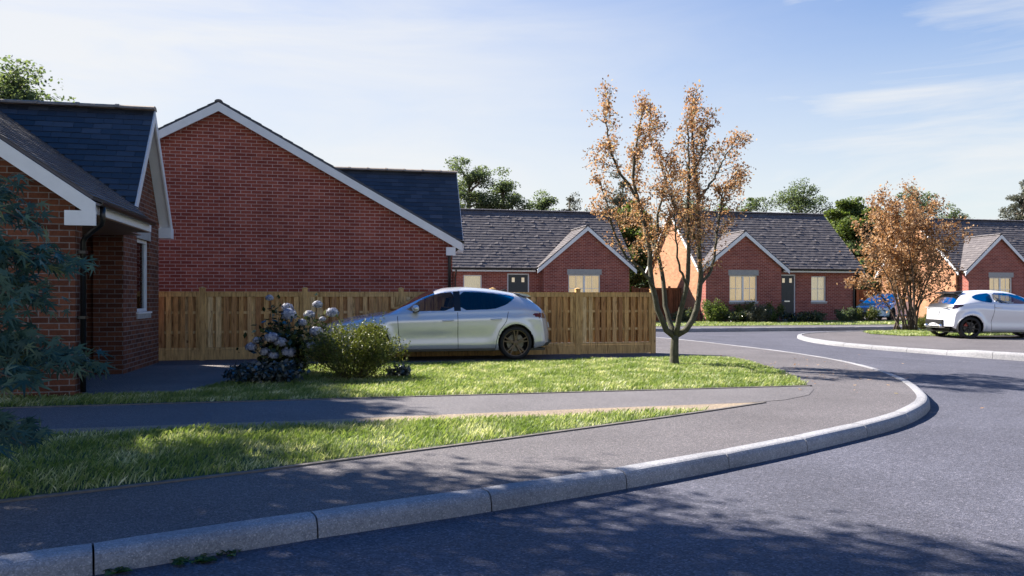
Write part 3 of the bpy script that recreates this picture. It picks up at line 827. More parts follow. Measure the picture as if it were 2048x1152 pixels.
# ------------------------------------------------------------------ the three far bungalows
def bungalow(label, X0, X1, Yf, Yr, ez, rz, w0, w1, wa, wez, front_win, door, side_win, seed, z0=.05, lits=(True, True), lv='curtain', bars2=True):
    rng = random.Random(seed)
    h = thing('bungalow', label, 'house', ((X0 + X1) / 2, Yf + 2, z0), group='brick bungalows across the far road')
    sm = (rz - ez) / (Yr - Yf); Yb = 2 * Yr - Yf
    Yw = Yf - .25                                  # wing front wall
    ym = Yf + .38                                  # main front wall
    xm = (w0 + w1) / 2
    sw = (wa - wez) / (xm - w0)
    Yv = lambda z: Yf + (z - ez) / sm
    # walls
    mb = MB()
    wt = ez - .12
    hs = []
    if side_win: hs.append(side_win)
    hs.append((door[0], door[1], z0 + .02, door[3]))
    left = w0 < (X0 + X1) / 2 - .5
    mx0, mx1 = (w1 - .3, X1 - .12) if left else (X0 + .12, w0 + .3)
    wall(mb, 'y', ym, mx0, mx1, z0 - .1, wt, hs, -1)
    wall(mb, 'y', Yw, w0 + .3, w1 - .3, z0 - .1, wez - .08, [front_win], -1)
    mb.poly([(w0 + .3, Yw, wez - .08), (w1 - .3, Yw, wez - .08), (w1 - .3, Yw, wez + .3 * sw - .06), (xm, Yw, wa - .06), (w0 + .3, Yw, wez + .3 * sw - .06)])
    for xx, sg in ((w0 + .3, -1), (w1 - .3, 1)):
        wall(mb, 'x', xx, Yw, ym + .2, z0 - .1, wez + .1, [], sg)
    mb.build('wall', 'brick_red', h)
    mb = MB()
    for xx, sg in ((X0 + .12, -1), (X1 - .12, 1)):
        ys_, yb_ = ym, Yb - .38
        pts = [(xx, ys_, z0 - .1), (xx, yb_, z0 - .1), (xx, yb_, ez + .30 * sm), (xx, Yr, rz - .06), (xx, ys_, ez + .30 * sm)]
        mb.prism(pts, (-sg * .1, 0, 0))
        mb.build('gable_wall', 'brick_gable_lit', h); mb = MB()
    mb = MB(); wall(mb, 'y', Yb - .38, X0 + .12, X1 - .12, z0 - .1, wt, [], 1); mb.build('wall', 'brick_red', h)
    # main roof
    mb = MB()
    xa, xb = X0 - .06, X1 + .06
    xmv = (w0, w1)
    def keep(p):
        if p.x < w0 or p.x > w1: return True
        zw = wez + sw * (p.x - w0) if p.x < xm else wez + sw * (w1 - p.x)
        return p.z > zw - .12
    tiles(mb, (xa, Yf, ez), (xb, Yf, ez), (xa, Yr, rz), (xb, Yr, rz), gauge=.20, width=.25, clip=keep, lift=.02, jit=.011, rng=rng, glint=.16)
    rf = mb.build('roof', 'slate_grey', h)
    mb = MB()
    # underlay: leave out the wing's foot
    pts = [(xa, Yf + .02, ez), (xb, Yf + .02, ez), (xb, Yr, rz), (xa, Yr, rz)]
    underlay(mb, [(w1, Yf + .02, ez), (xb, Yf + .02, ez), (xb, Yr, rz), (w1, Yr, rz)] if w1 < xb - .1 else [(xb - .05, Yf + .02, ez), (xb, Yf + .02, ez), (xb, Yr, rz), (xb - .05, Yr, rz)], .05)
    if w0 > xa + .1: underlay(mb, [(xa, Yf + .02, ez), (w0, Yf + .02, ez), (w0, Yr, rz), (xa, Yr, rz)], .05)
    lo = max(xa, w0); hi = min(xb, w1)
    underlay(mb, [(lo, Yv(wez), wez), (xm, Yv(wa), wa), (xm, Yr, rz), (lo, Yr, rz)], .05)
    underlay(mb, [(xm, Yv(wa), wa), (hi, Yv(wez), wez), (hi, Yr, rz), (xm, Yr, rz)], .05)
    mb.prism([(xa, Yr, rz), (xb, Yr, rz), (xb, Yb, ez), (xa, Yb, ez)], (0, 0, -.05))
    mb.build('roof_deck', 'slate_grey', h)
    mb = MB(); ridge_tiles(mb, (xa, Yr, rz + .03), (xb, Yr, rz + .03), .12); mb.build('ridge', 'ridge_dark', rf)
    # wing roof
    mb = MB(); yw0 = Yw - .16
    for s_, xe in ((1, w0), (-1, w1)):
        e0, e1 = (xe, yw0, wez), (xe, Yv(wa) + .02, wez); r0, r1 = (xm, yw0, wa), (xm, Yv(wa) + .02, wa)
        tiles(mb, e0, e1, r0, r1, gauge=.2, width=.25, clip=lambda p: p.y < Yv(p.z) + .10, lift=.018, jit=.010, rng=rng)
        underlay(mb, [(xe, yw0, wez), (xm, yw0, wa), (xm, Yv(wa), wa), (xe, Yv(wez), wez)])
    wr = mb.build('wing_roof', 'slate_grey', h)
    mb = MB(); ridge_tiles(mb, (xm, yw0, wa + .03), (xm, Yv(wa), wa + .03), .10); mb.build('ridge', 'ridge_dark', wr)
    # white boards
    mb = MB()
    for xe, sg in ((w0, 1), (w1, -1)):
        a = Vector((xe - sg * .05, yw0 - .025, wez - .05 - .04)); b = Vector((xm, yw0 - .025, wa - .035))
        mb.beam(a, b, (0, .03, 0), (0, 0, -.20))
        mb.beam(Vector((xe - sg * .03, yw0 + .006, wez - .10)), Vector((xm, yw0 + .006, wa - .06)), (0, .14, 0), (0, 0, -.03))
        mb.build('bargeboard', 'white_upvc', h); mb = MB()
    for xx, sg in ((xa - .02, 1), (xb + .02, -1)):
        for y_e in (Yf, Yb):
            mb.beam((xx, y_e, ez - .03), (xx, Yr, rz - .02), (sg * .03, 0, 0), (0, 0, -.18))
        mb.build('bargeboard', 'white_upvc', h); mb = MB()
    fx0, fx1 = (w1 + .02, xb) if left else (xa, w0 - .02)
    mb = MB(); mb.box(fx0, Yf + .06, ez - .16, fx1, Yf + .085, ez - .02)
    mb.box(fx0, Yf + .0855, ez - .16, fx1, ym + .01, ez - .145); mb.build('fascia', 'white_upvc', h)
    gutter(h, (fx0, Yf + .055, ez - .03), (fx1, Yf + .055, ez - .03), (0, -1, 0), .055)
    # openings
    window(h, 'y', Yw, *front_win, -1, lights=2, bars=True, lit=lits[0], back=lv)
    lintel(h, 'y', Yw, front_win[0] - .06, front_win[1] + .06, front_win[3] + .002, front_win[3] + .27, -1)
    if side_win: window(h, 'y', ym, *side_win, -1, lights=1, bars=bars2, lit=lits[1], back='blind_glow', gap=False)
    d0, d1, dz = door[0], door[1], door[3]
    mb = MB()
    mb.box(d0, ym + .05, z0 + .02, d0 + .06, ym + .12, dz); mb.box(d1 - .06, ym + .05, z0 + .02, d1, ym + .12, dz); mb.box(d0 + .06, ym + .05, dz - .06, d1 - .06, ym + .12, dz)
    df = mb.build('door_frame', 'white_upvc', h)
    mb = MB(); mb.box(d0 + .062, ym + .07, z0 + .03, d1 - .062, ym + .11, dz - .062)
    for gx in (.25, .5, .75):
        g_ = d0 + (d1 - d0) * gx; mb.box(g_ - .006, ym + .066, z0 + .1, g_ + .006, ym + .069, dz - .5)
    dr = mb.build('door', 'door_navy', h)
    mb = MB()
    for gx in (.28, .72):
        g_ = d0 + (d1 - d0) * gx; mb.box(g_ - .07, ym + .062, dz - .42, g_ + .07, ym + .0655, dz - .2)
        mb.build('door_glass', 'blind_glow', dr); mb = MB()
    mb = MB(); mb.box((d0 + d1) / 2 - .15, ym + .055, z0 + .98, (d0 + d1) / 2 + .15, ym + .066, z0 + 1.04); mb.build('letter_plate', 'metal', dr)
    mb = MB(); mb.tube([(d0 + .14, ym + .068, z0 + 1.05), (d0 + .14, ym + .03, z0 + 1.05), (d0 + .24, ym + .03, z0 + 1.05)], .012, 6); mb.build('handle', 'metal', dr)
    # step and downpipe
    mb = MB(); mb.box(d0 - .1, ym - .5, z0 - .02, d1 + .1, ym - .02, z0 + .1); mb.build('doorstep', 'stone', h)
    px_ = X1 - .3 if left else X0 + .3
    mb = MB(); mb.tube([(px_, Yf + .01, ez - .1), (px_, Yf + .02, ez - .2), (px_, ym - .05, ez - .45), (px_, ym - .05, z0)], .035, 8); mb.build('downpipe', 'gutter_black', h)
    return h

H3 = bungalow('brick bungalow with the dark door and cream curtains given a faint glow, standing behind the low shrubs', 16.55, 25.6, 33.86, 37.3, 2.68, 5.86,
         16.45, 21.1, 4.50, 2.70, (18.0, 19.5, 1.05, 2.33), (21.1, 22.0, 0, 2.42), (22.88, 23.74, 1.05, 2.34), 3)
H2 = bungalow('brick bungalow half hidden by the wooden fence, its gable beside the autumn tree', 4.5, 13.75, 35.3, 38.7, 2.66, 5.82,
         8.72, 13.65, 4.74, 2.70, (10.25, 11.88, 1.02, 2.36), (7.35, 8.45, 0, 2.42), (5.2, 6.1, 1.05, 2.34), 5, bars2=False)
H4 = bungalow('brick bungalow behind the white hatchback, cut off by the edge of the view', 32.4, 41.6, 34.97, 38.3, 2.68, 5.9,
         32.45, 37.0, 4.72, 2.72, (34.1, 35.6, 1.0, 2.36), (37.05, 37.95, 0, 2.42), (38.9, 39.8, 1.05, 2.34), 8, lits=(True, True))

# ------------------------------------------------------------------ near bungalow on the left
h = thing('bungalow', 'near brick bungalow with dark slate roof and open porch, behind the maple', 'house', (-6, 12.5, 0))
mb = MB()
wall(mb, 'x', -3.55, 12.9, 15.1, -.1, 2.5, [(13.66, 14.46, .97, 2.22)], 1, depth=.12)
mb.poly([(-3.55, 12.9, 2.5), (-3.55, 15.1, 2.5), (-3.55, 15.1, 2.62), (-3.55, 14.0, 4.28), (-3.55, 12.9, 2.62)])
wall(mb, 'y', 12.9, -3.99, -3.55, -.1, 2.6, [], -1)
wall(mb, 'y', 13.0, -5.2, -3.99, -.1, 2.6, [], -1)
wall(mb, 'x', -3.99, 12.9, 13.0, -.1, 2.6, [], -1)
wall(mb, 'y', 9.99, -9.2, -3.29, -.1, 2.34, [], -1)
mb.poly([(-9.2, 9.99, 2.34), (-3.29, 9.99, 2.34), (-3.29, 9.99, 2.52), (-6.25, 9.99, 4.58), (-9.2, 9.99, 2.52)])
wall(mb, 'x', -3.29, 9.99, 10.24, -.1, 2.4, [], 1)
wall(mb, 'y', 10.24, -4.6, -3.29, -.1, 2.4, [], 1)
wall(mb, 'x', -4.6, 10.24, 13.0, -.1, 2.4, [(11.1, 12.1, 0, 2.1)], 1)
wall(mb, 'y', 15.1, -12, -3.55, -.1, 2.6, [], 1)
wall(mb, 'x', -9.2, 9.99, 15.1, -.1, 2.5, [], -1)
mb.build('wall', 'brick_brown', h)
mb = MB(); mb.box(-4.72, 11.1, 0, -4.69, 12.1, 2.1); mb.build('door', 'door_navy', h)
window(h, 'x', -3.55, 13.66, 14.46, .97, 2.22, 1, lights=1, bars=False, lit=False, recess=.045, back='room_dark', gap=False)
lintel(h, 'x', -3.55, 13.62, 14.5, 2.222, 2.48, 1)
# main slopes
mb = MB()
rg = random.Random(11)
def keep_l(p):
    zw = 2.40 + .7 * (-3.0 - p.x)
    return p.z > zw - .05 or p.x < -6.2 and p.z > 2.4 + .7 * (p.x + 9.4) - .05
tiles(mb, (-12, 12.78, 2.62), (-3.36, 12.78, 2.62), (-12, 14.0, 4.45), (-3.36, 14.0, 4.45), gauge=.125, width=.30, clip=keep_l, lift=.012, jit=.004, rng=rg)
tiles(mb, (-3.36, 15.22, 2.62), (-12, 15.22, 2.62), (-3.36, 14.0, 4.45), (-12, 14.0, 4.45), gauge=.25, width=.3, rng=rg)
underlay(mb, [(-5.6, 13.86, 4.24), (-3.36, 12.79, 2.62), (-3.36, 14.0, 4.45), (-5.6, 14.0, 4.45)])
underlay(mb, [(-12, 12.79, 2.62), (-9.0, 12.79, 2.62), (-5.5, 14.0, 4.45), (-12, 14.0, 4.45)])
underlay(mb, [(-12, 15.21, 2.62), (-3.36, 15.21, 2.62), (-3.36, 14.0, 4.45), (-12, 14.0, 4.45)])
rf = mb.build('roof', 'slate_blue', h)
mb = MB(); ridge_tiles(mb, (-3.34, 14.0, 4.49), (-12, 14.0, 4.49), .115, .60); mb.build('ridge', 'ridge_clay', rf)
mb = MB()
for y_e, sg in ((12.72, 1), (15.28, -1)):
    mb.beam((-3.34, y_e, 2.53), (-3.34, 14.0, 4.45), (-.025, 0, 0), (0, 0, -.20))
    mb.beam((-3.368, y_e + sg * .02, 2.44), (-3.368, 14.0, 4.34), (-.185, 0, 0), (0, 0, -.02))
    mb.build('bargeboard', 'white_upvc', h); mb = MB()
mb = MB(); mb.box(-3.56, 15.1, 2.33, -3.335, 15.32, 2.52); mb.build('eave_box', 'white_upvc', h)
mb = MB(); mb.box(-3.56, 12.70, 2.42, -3.335, 12.88, 2.55); mb.build('eave_box', 'white_upvc', h)
# front wing slopes
mb = MB()
vy = lambda z: 12.78 + (z - 2.62) / 1.5
tiles(mb, (-3.0, 9.7, 2.40), (-3.0, 14.0, 2.40), (-6.2, 9.7, 4.64), (-6.2, 14.0, 4.64), gauge=.125, width=.30, lift=.014, jit=.006, rng=rg,
      clip=lambda p: (p.y < vy(p.z) + .03 and p.x < -3.36) or p.y < 12.15 + (-3.0 - p.x) * 1.5)
underlay(mb, [(-3.0, 9.7, 2.40), (-6.2, 9.7, 4.64), (-6.2, 14.0, 4.64), (-5.86, 13.95, 4.40), (-3.36, 12.75, 2.652), (-3.0, 12.1, 2.40)])
tiles(mb, (-9.4, 14.0, 2.40), (-9.4, 9.7, 2.40), (-6.2, 14.0, 4.64), (-6.2, 9.7, 4.64), gauge=.25, width=.3, rng=rg)
underlay(mb, [(-9.4, 9.7, 2.40), (-6.2, 9.7, 4.64), (-6.2, 14.0, 4.64), (-9.4, 14.0, 2.40)])
wr = mb.build('wing_roof', 'slate_grey', h)
mb = MB(); ridge_tiles(mb, (-6.2, 9.68, 4.67), (-6.2, 13.9, 4.67), .115, .6); mb.build('ridge', 'ridge_clay', wr)
mb = MB()
mb.beam((-2.97, 9.675, 2.335), (-6.2, 9.675, 4.595), (0, .028, 0), (0, 0, -.20))
mb.box(-3.30, 9.671, 2.06, -2.965, 9.703, 2.335 - .1)
mb.beam((-3.0, 9.705, 2.25), (-6.2, 9.705, 4.49), (0, .27, 0), (0, 0, -.02))
mb.build('bargeboard', 'white_upvc', h)
mb = MB(); mb.box(-3.02, 9.71, 2.21, -2.995, 12.3, 2.335); mb.build('fascia', 'white_upvc', h)
mb = MB(); mb.box(-3.28, 9.73, 2.20, -3.022, 12.3, 2.215); mb.box(-4.6, 10.25, 2.201, -3.285, 12.89, 2.218); mb.build('porch_ceiling', 'soffit_shaded', h)
gutter(h, (-2.993, 9.71, 2.345), (-2.993, 12.2, 2.345), (1, 0, 0), .05)
mb = MB()
mb.tube([(-2.945, 9.86, 2.30), (-2.945, 9.86, 2.16), (-2.97, 9.9, 2.10), (-3.20, 10.08, 1.96), (-3.235, 10.10, 1.90), (-3.235, 10.10, .05)], .034, 10)
dp = mb.build('downpipe', 'gutter_black', h, smooth=True)
mb = MB()
for z_ in (1.75, .95, .25):
    mb = MB(); mb.box(-3.29, 10.05, z_, -3.195, 10.15, z_ + .035); mb.build('pipe_bracket', 'gutter_black', dp)

# ------------------------------------------------------------------ large gable-ended house behind the fence
h = thing('brick_house', 'tall brick gable wall with white bargeboards behind the wooden fence', 'house', (-2.86, 19, 0))
mb = MB()
wall(mb, 'y', 17.5, -8.0, 2.29, -.1, 2.55, [], -1)
mb.poly([(-8.0, 17.5, 2.55), (2.29, 17.5, 2.55), (2.29, 17.5, 2.56), (-2.86, 17.5, 5.44), (-8.0, 17.5, 2.56)])
wall(mb, 'x', 2.29, 17.5, 25, -.1, 2.5, [], 1); wall(mb, 'x', -8.0, 17.5, 25, -.1, 2.5, [], -1)
mb.poly([(2.29, 18.0, 2.5), (2.29, 20.2, 2.5), (2.29, 20.2, 2.6), (2.29, 19.08, 4.3), (2.29, 18.0, 2.6)])
mb.build('wall', 'brick_red', h)
mb = MB()
tiles(mb, (2.46, 17.34, 2.56), (2.46, 25, 2.56), (-2.86, 17.34, 5.53), (-2.86, 25, 5.53), gauge=.25, width=.3, rng=rg)
tiles(mb, (-8.2, 25, 2.56), (-8.2, 17.34, 2.56), (-2.86, 25, 5.53), (-2.86, 17.34, 5.53), gauge=.25, width=.3, rng=rg)
underlay(mb, [(2.46, 17.34, 2.56), (-2.86, 17.34, 5.53), (-2.86, 25, 5.53), (2.46, 25, 2.56)])
underlay(mb, [(-8.2, 17.34, 2.56), (-2.86, 17.34, 5.53), (-2.86, 25, 5.53), (-8.2, 25, 2.56)])
wr = mb.build('wing_roof', 'slate_blue', h)
mb = MB(); ridge_tiles(mb, (-2.86, 17.32, 5.535), (-2.86, 25, 5.535), .085, .45); mb.build('ridge', 'ridge_dark', wr)
mb = MB()
kp = lambda p: p.z > 2.56 + .558 * (2.46 - p.x) - .05
tiles(mb, (-1.0, 17.92, 2.62), (2.6, 17.92, 2.62), (-1.0, 19.08, 4.4), (2.6, 19.08, 4.4), gauge=.125, width=.30, clip=kp, lift=.012, jit=.004, rng=rg)
underlay(mb, [(2.38, 17.93, 2.62), (2.6, 17.93, 2.62), (2.6, 19.08, 4.4), (-.86, 19.08, 4.4)])
underlay(mb, [(-1.0, 20.24, 2.62), (2.6, 20.24, 2.62), (2.6, 19.08, 4.4), (-1.0, 19.08, 4.4)])
rf = mb.build('roof', 'slate_blue', h)
mb = MB(); ridge_tiles(mb, (2.61, 19.08, 4.435), (-1.0, 19.08, 4.435), .115, .45); mb.build('ridge', 'ridge_clay', rf)
mb = MB()
mb.beam((2.50, 17.315, 2.49), (-2.86, 17.315, 5.48), (0, .025, 0), (0, 0, -.19))
mb.beam((-8.25, 17.315, 2.49), (-2.86, 17.315, 5.48), (0, .025, 0), (0, 0, -.19))
mb.box(2.12, 17.31, 2.20, 2.34, 17.338, 2.39); mb.build('bargeboard', 'white_upvc', h); mb = MB()
mb.beam((2.44, 17.342, 2.40), (-2.86, 17.342, 5.37), (0, .15, 0), (0, 0, -.02))
for y_e in (17.9, 20.27): mb.beam((2.615, y_e, 2.55), (2.615, 19.08, 4.38), (-.025, 0, 0), (0, 0, -.18))
mb.build('bargeboard', 'white_upvc', h)
mb = MB(); mb.box(2.31, 17.86, 2.30, 2.60, 18.1, 2.54); mb.build('eave_box', 'white_upvc', h)
gutter(h, (2.46, 17.35, 2.52), (2.46, 17.9, 2.52), (1, 0, 0), .05)
gutter(h, (2.3, 17.9, 2.585), (2.61, 17.9, 2.585), (0, -1, 0), .05)
mb = MB(); mb.tube([(2.42, 17.40, 2.5), (2.42, 17.42, 2.38), (2.22, 17.455, 2.22), (2.21, 17.455, 0)], .038, 10)
mb.build('downpipe', 'gutter_black', h, smooth=True)

# ------------------------------------------------------------------ fences
def fence(label, x0, x1, Y, posts, ztop, mat=('fence_wood', 'fence_frame'), zg=0.0, seed=1, name='wooden_fence', group=None):
    rng = random.Random(seed)
    f = thing(name, label, 'fence', ((x0 + x1) / 2, Y, zg), group)
    ps = list(posts)
    for x in ps:
        mb = MB(); mb.box(x - .05, Y - .055, zg - .1, x + .05, Y + .05, ztop + .055)
        p = mb.build('post', mat[1], f)
        mb = MB(); mb.box(x - .058, Y - .063, ztop + .0555, x + .058, Y + .058, ztop + .075)
        t = [(x - .05, Y - .055, ztop + .075), (x + .05, Y - .055, ztop + .075), (x + .05, Y + .05, ztop + .075), (x - .05, Y + .05, ztop + .075), (x, Y, ztop + .10)]
        mb.add(t, [(0, 1, 4), (1, 2, 4), (2, 3, 4), (3, 0, 4)])
        mb.build('post_cap', mat[1], p)
    ends = [x0] + ps + [x1]
    for a, b in zip(ends, ends[1:]):
        if b - a < .3: continue
        a, b = a + .052, b - .052
        mb = MB(); mb.box(a, Y - .045, zg + .01, b, Y + .01, zg + .20); mb.build('gravel_board', mat[1], f)
        mb = MB(); mb.box(a - .0, Y - .05, ztop - .022, b, Y + .05, ztop); mb.box(a, Y - .042, ztop - .10, b, Y - .018, ztop - .0225)
        mb.box(a, Y - .042, zg + .203, b, Y - .018, zg + .25)
        mb.box(a, Y - .042, zg + .2505, a + .05, Y - .018, ztop - .1005); mb.box(b - .05, Y - .042, zg + .2505, b, Y - .018, ztop - .1005)
        mb.build('frame', mat[1], f)
        mb = MB()
        x = a + .055
        while x < b - .06:
            wd = rng.uniform(.075, .10); e = min(x + wd, b - .052)
            j = rng.uniform(0, .006)
            mb.box(x, Y - .036 + j, zg + .252, e, Y - .020 + j, ztop - .102)
            x += rng.uniform(.125, .16)
        x = a + .01; k_ = 0
        while x < b - .03:
            wd = rng.uniform(.09, .11)
            mb.box(x, Y + .016 + (k_ % 2) * .006, zg + .252, min(x + wd, b - .01), Y + .03 + (k_ % 2) * .006, ztop - .03); k_ += 1
            x += rng.uniform(.078, .088)
        mb.build('panel', mat[0], f)
        mb = MB()
        for z_ in (.52, .90): mb.box(a + .052, Y - .008, zg + z_, b - .052, Y + .014, zg + z_ + .05)
        mb.build('rail', mat[0], f)
    return f
fp = [atY(x, 650, 15.5).x for x in (405, 610, 802, 985, 1155)]
fence('new pressure-treated wooden fence with capped posts behind the silver hatchback', -4.6, 6.46, 15.5, fp + [6.46], 1.335)
fence('brown timber fence glimpsed through the stems of the autumn tree', 13.9, 16.7, 36.2, [14.0, 16.0], 1.75, ('fence_dark', 'fence_dark'), .05, 2)
fence('brown timber fence behind the blue hatchback', 25.7, 32.4, 41.5, [25.8, 27.5, 29.2, 30.9], 1.75, ('fence_dark', 'fence_dark'), .05, 3)

# ------------------------------------------------------------------ cars
def interp(pts, x):
    """smooth monotone interpolation through (x, v) points"""
    if x <= pts[0][0]: return pts[0][1]
    if x >= pts[-1][0]: return pts[-1][1]
    for i in range(len(pts) - 1):
        if pts[i][0] <= x <= pts[i + 1][0]:
            x0, v0 = pts[i]; x1, v1 = pts[i + 1]
            h_ = x1 - x0; t = (x - x0) / h_
            def slope(k):
                if k <= 0: return (pts[1][1] - pts[0][1]) / (pts[1][0] - pts[0][0])
                if k >= len(pts) - 1: return (pts[-1][1] - pts[-2][1]) / (pts[-1][0] - pts[-2][0])
                a = (pts[k][1] - pts[k - 1][1]) / (pts[k][0] - pts[k - 1][0]); b = (pts[k + 1][1] - pts[k][1]) / (pts[k + 1][0] - pts[k][0])
                return 0 if a * b <= 0 else 2 * a * b / (a + b)
            m0, m1 = slope(i), slope(i + 1)
            return (v0 * (2 * t ** 3 - 3 * t ** 2 + 1) + h_ * m0 * (t ** 3 - 2 * t ** 2 + t) + v1 * (-2 * t ** 3 + 3 * t ** 2) + h_ * m1 * (t ** 3 - t ** 2))

def pip(x, z, poly):
    c = False; j = len(poly) - 1
    for i in range(len(poly)):
        xi, zi = poly[i]; xj, zj = poly[j]
        if (zi > z) != (zj > z) and x < (xj - xi) * (z - zi) / (zj - zi) + xi: c = not c
        j = i
    return c
def nearest(x, z, poly):
    best = (9e9, x, z)
    for i in range(len(poly)):
        ax, az = poly[i]; bx, bz = poly[(i + 1) % len(poly)]
        dx, dz = bx - ax, bz - az; l2 = dx * dx + dz * dz
        if l2 < 1e-12: continue
        t = min(1, max(0, ((x - ax) * dx + (z - az) * dz) / l2))
        qx, qz = ax + t * dx, az + t * dz
        d = math.hypot(x - qx, z - qz)
        if d < best[0]: best = (d, qx, qz)
    return best
def rounded(poly, k=2):
    for _ in range(k):
        out = []
        for i in range(len(poly)):
            a, b = poly[i], poly[(i + 1) % len(poly)]
            out.append((a[0] * .82 + b[0] * .18, a[1] * .82 + b[1] * .18)); out.append((a[0] * .18 + b[0] * .82, a[1] * .18 + b[1] * .82))
        poly = out
    return poly

def make_car(name, label, sp, paint, loc, heading):
    """hatchback; car frame: x from the nose (0) to the tail, y across, z up. heading: angle of the nose direction"""
    car = thing(name, label, 'car', (0, 0, 0))
    Lc = sp['L']
    top, belt, wid, rail, bot = sp['top'], sp['belt'], sp['wid'], sp['rail'], sp['bot']
    xs_ = list(np.linspace(0, .12, 9)) + list(np.linspace(.12, Lc - .16, int((Lc - .28) / .0125)))[1:] + list(np.linspace(Lc - .16, Lc, 14))[1:]
    seg = [5, 10, 11, 8, 34, 6, 7]
    def section(x):
        w_, zt, zb, zl = interp(wid, x), interp(top, x), interp(bot, x), interp(belt, x)
        zl = min(zl, zt - .035)
        rw = interp(rail, x) * w_
        h_ = zl - zb; g_ = zt - zl
        zr_ = zt - min(.075, .25 * g_ + .012)
        cp = [(w_ * .90, zb), (w_ * .975, zb + .14 * h_), (w_ * .99, zb + .46 * h_), (w_ * 1.0, zb + .74 * h_), (w_ * .95, zl), (rw, zr_), (rw * .62, zt - .016 - .01 * g_), (0, zt)]
        P = [(w_ * .80, zb + .01)] + cp + [(-rw * .5, zt - .012)]
        out = []
        for i, n in enumerate(seg):
            a, b, c, d = P[i], P[i + 1], P[i + 2], P[i + 3]
            for k in range(n):
                t = k / n
                q = []
                for ax_ in (0, 1):
                    m0 = (c[ax_] - a[ax_]) * .5; m1 = (d[ax_] - b[ax_]) * .5
                    lim = abs(c[ax_] - b[ax_]) * 1.2
                    if i in (3, 4, 5):
                        m0 = max(-lim, min(lim, m0)); m1 = max(-lim, min(lim, m1))
                    q.append(b[ax_] * (2 * t ** 3 - 3 * t ** 2 + 1) + m0 * (t ** 3 - 2 * t ** 2 + t) + c[ax_] * (-2 * t ** 3 + 3 * t ** 2) + m1 * (t ** 3 - t ** 2))
                # waist crease and sill hollow
                y_, z_ = q
                f = (z_ - zb) / max(.01, h_)
                if f < 1.0 and i < 4:
                    y_ -= .018 * math.exp(-((f - .34) / .16) ** 2) * S((x - sp['wf'] - .3) / .4) * S((sp['wr'] - .3 - x) / .4)
                    y_ += .010 * math.exp(-((f - .80) / .07) ** 2)
                    for wx in (sp['wf'], sp['wr']):
                        dd = math.hypot(x - wx, z_ - sp['wz'])
                        y_ += sp.get('flare', .018) * math.exp(-((dd - sp['arch'] - .03) / .075) ** 2)
                out.append((y_, z_))
        out.append((0, zt))
        return out
    rows = [section(x) for x in xs_]
    nr = len(rows[0])
    i_belt = sum(seg[:4]); i_rail = sum(seg[:5])
    G = np.zeros((len(xs_), nr, 3))
    for i, x in enumerate(xs_):
        w_ = interp(wid, x)
        for j, (y_, z_) in enumerate(rows[i]):
            yn = min(1.15, abs(y_) / w_)
            xx = x + sp['bowf'] * yn ** 2.6 * math.exp(-x / .32) - sp['bowr'] * yn ** 2.6 * math.exp(-(Lc - x) / .30)
            G[i, j] = (xx, y_, z_)
    REAL = G.copy()
    # ------ side regions
    regs = sp['side']          # list of (part, material, polygon, row range)
    lab = {}
    def low(i, j): return (G[i:i + 2, j:j + 2].reshape(-1, 3)).mean(0)
    for part, mat_, poly, (j0, j1) in regs:
        for i in range(len(xs_)):
            for j in range(max(0, j0 - 1), min(nr, j1 + 2)):
                d, qx, qz = nearest(G[i, j, 0], G[i, j, 2], poly)
                if d < .0072:
                    G[i, j, 0], G[i, j, 2] = qx, qz
    arches = [(sp['wf'], sp['arch']), (sp['wr'], sp['arch'])]
    for i in range(len(xs_)):
        for j in range(0, i_belt):
            for wx, ar in arches:
                dx, dz = G[i, j, 0] - wx, G[i, j, 2] - sp['wz']; dd = math.hypot(dx, dz)
                if abs(dd - ar) < .0075:
                    G[i, j, 0], G[i, j, 2] = wx + dx / dd * ar, sp['wz'] + dz / dd * ar
    faces = {}
    def put(part, f): faces.setdefault(part, []).append(f)
    mats = {'body': paint}
    for i in range(len(xs_) - 1):
        for j in range(nr - 1):
            c = G[i:i + 2, j:j + 2].reshape(-1, 3).mean(0)
            if j < i_belt and any(math.hypot(c[0] - wx, c[2] - sp['wz']) < ar - .001 for wx, ar in arches): continue
            part = 'body'
            for pt, mat_, poly, (j0, j1) in regs:
                if j0 <= j < j1 and pip(c[0], c[2], poly): part = pt; mats[pt] = mat_; break
            if part == 'body':
                for pt, mat_, fn in sp['top_regs']:
                    if fn(((xs_[i] + xs_[i + 1]) / 2, c[1], c[2]), j - i_rail): part = pt; mats[pt] = mat_; break
            put(part, (i, j))
    def vid(i, j, m): return (i * nr + j) * 2 + m
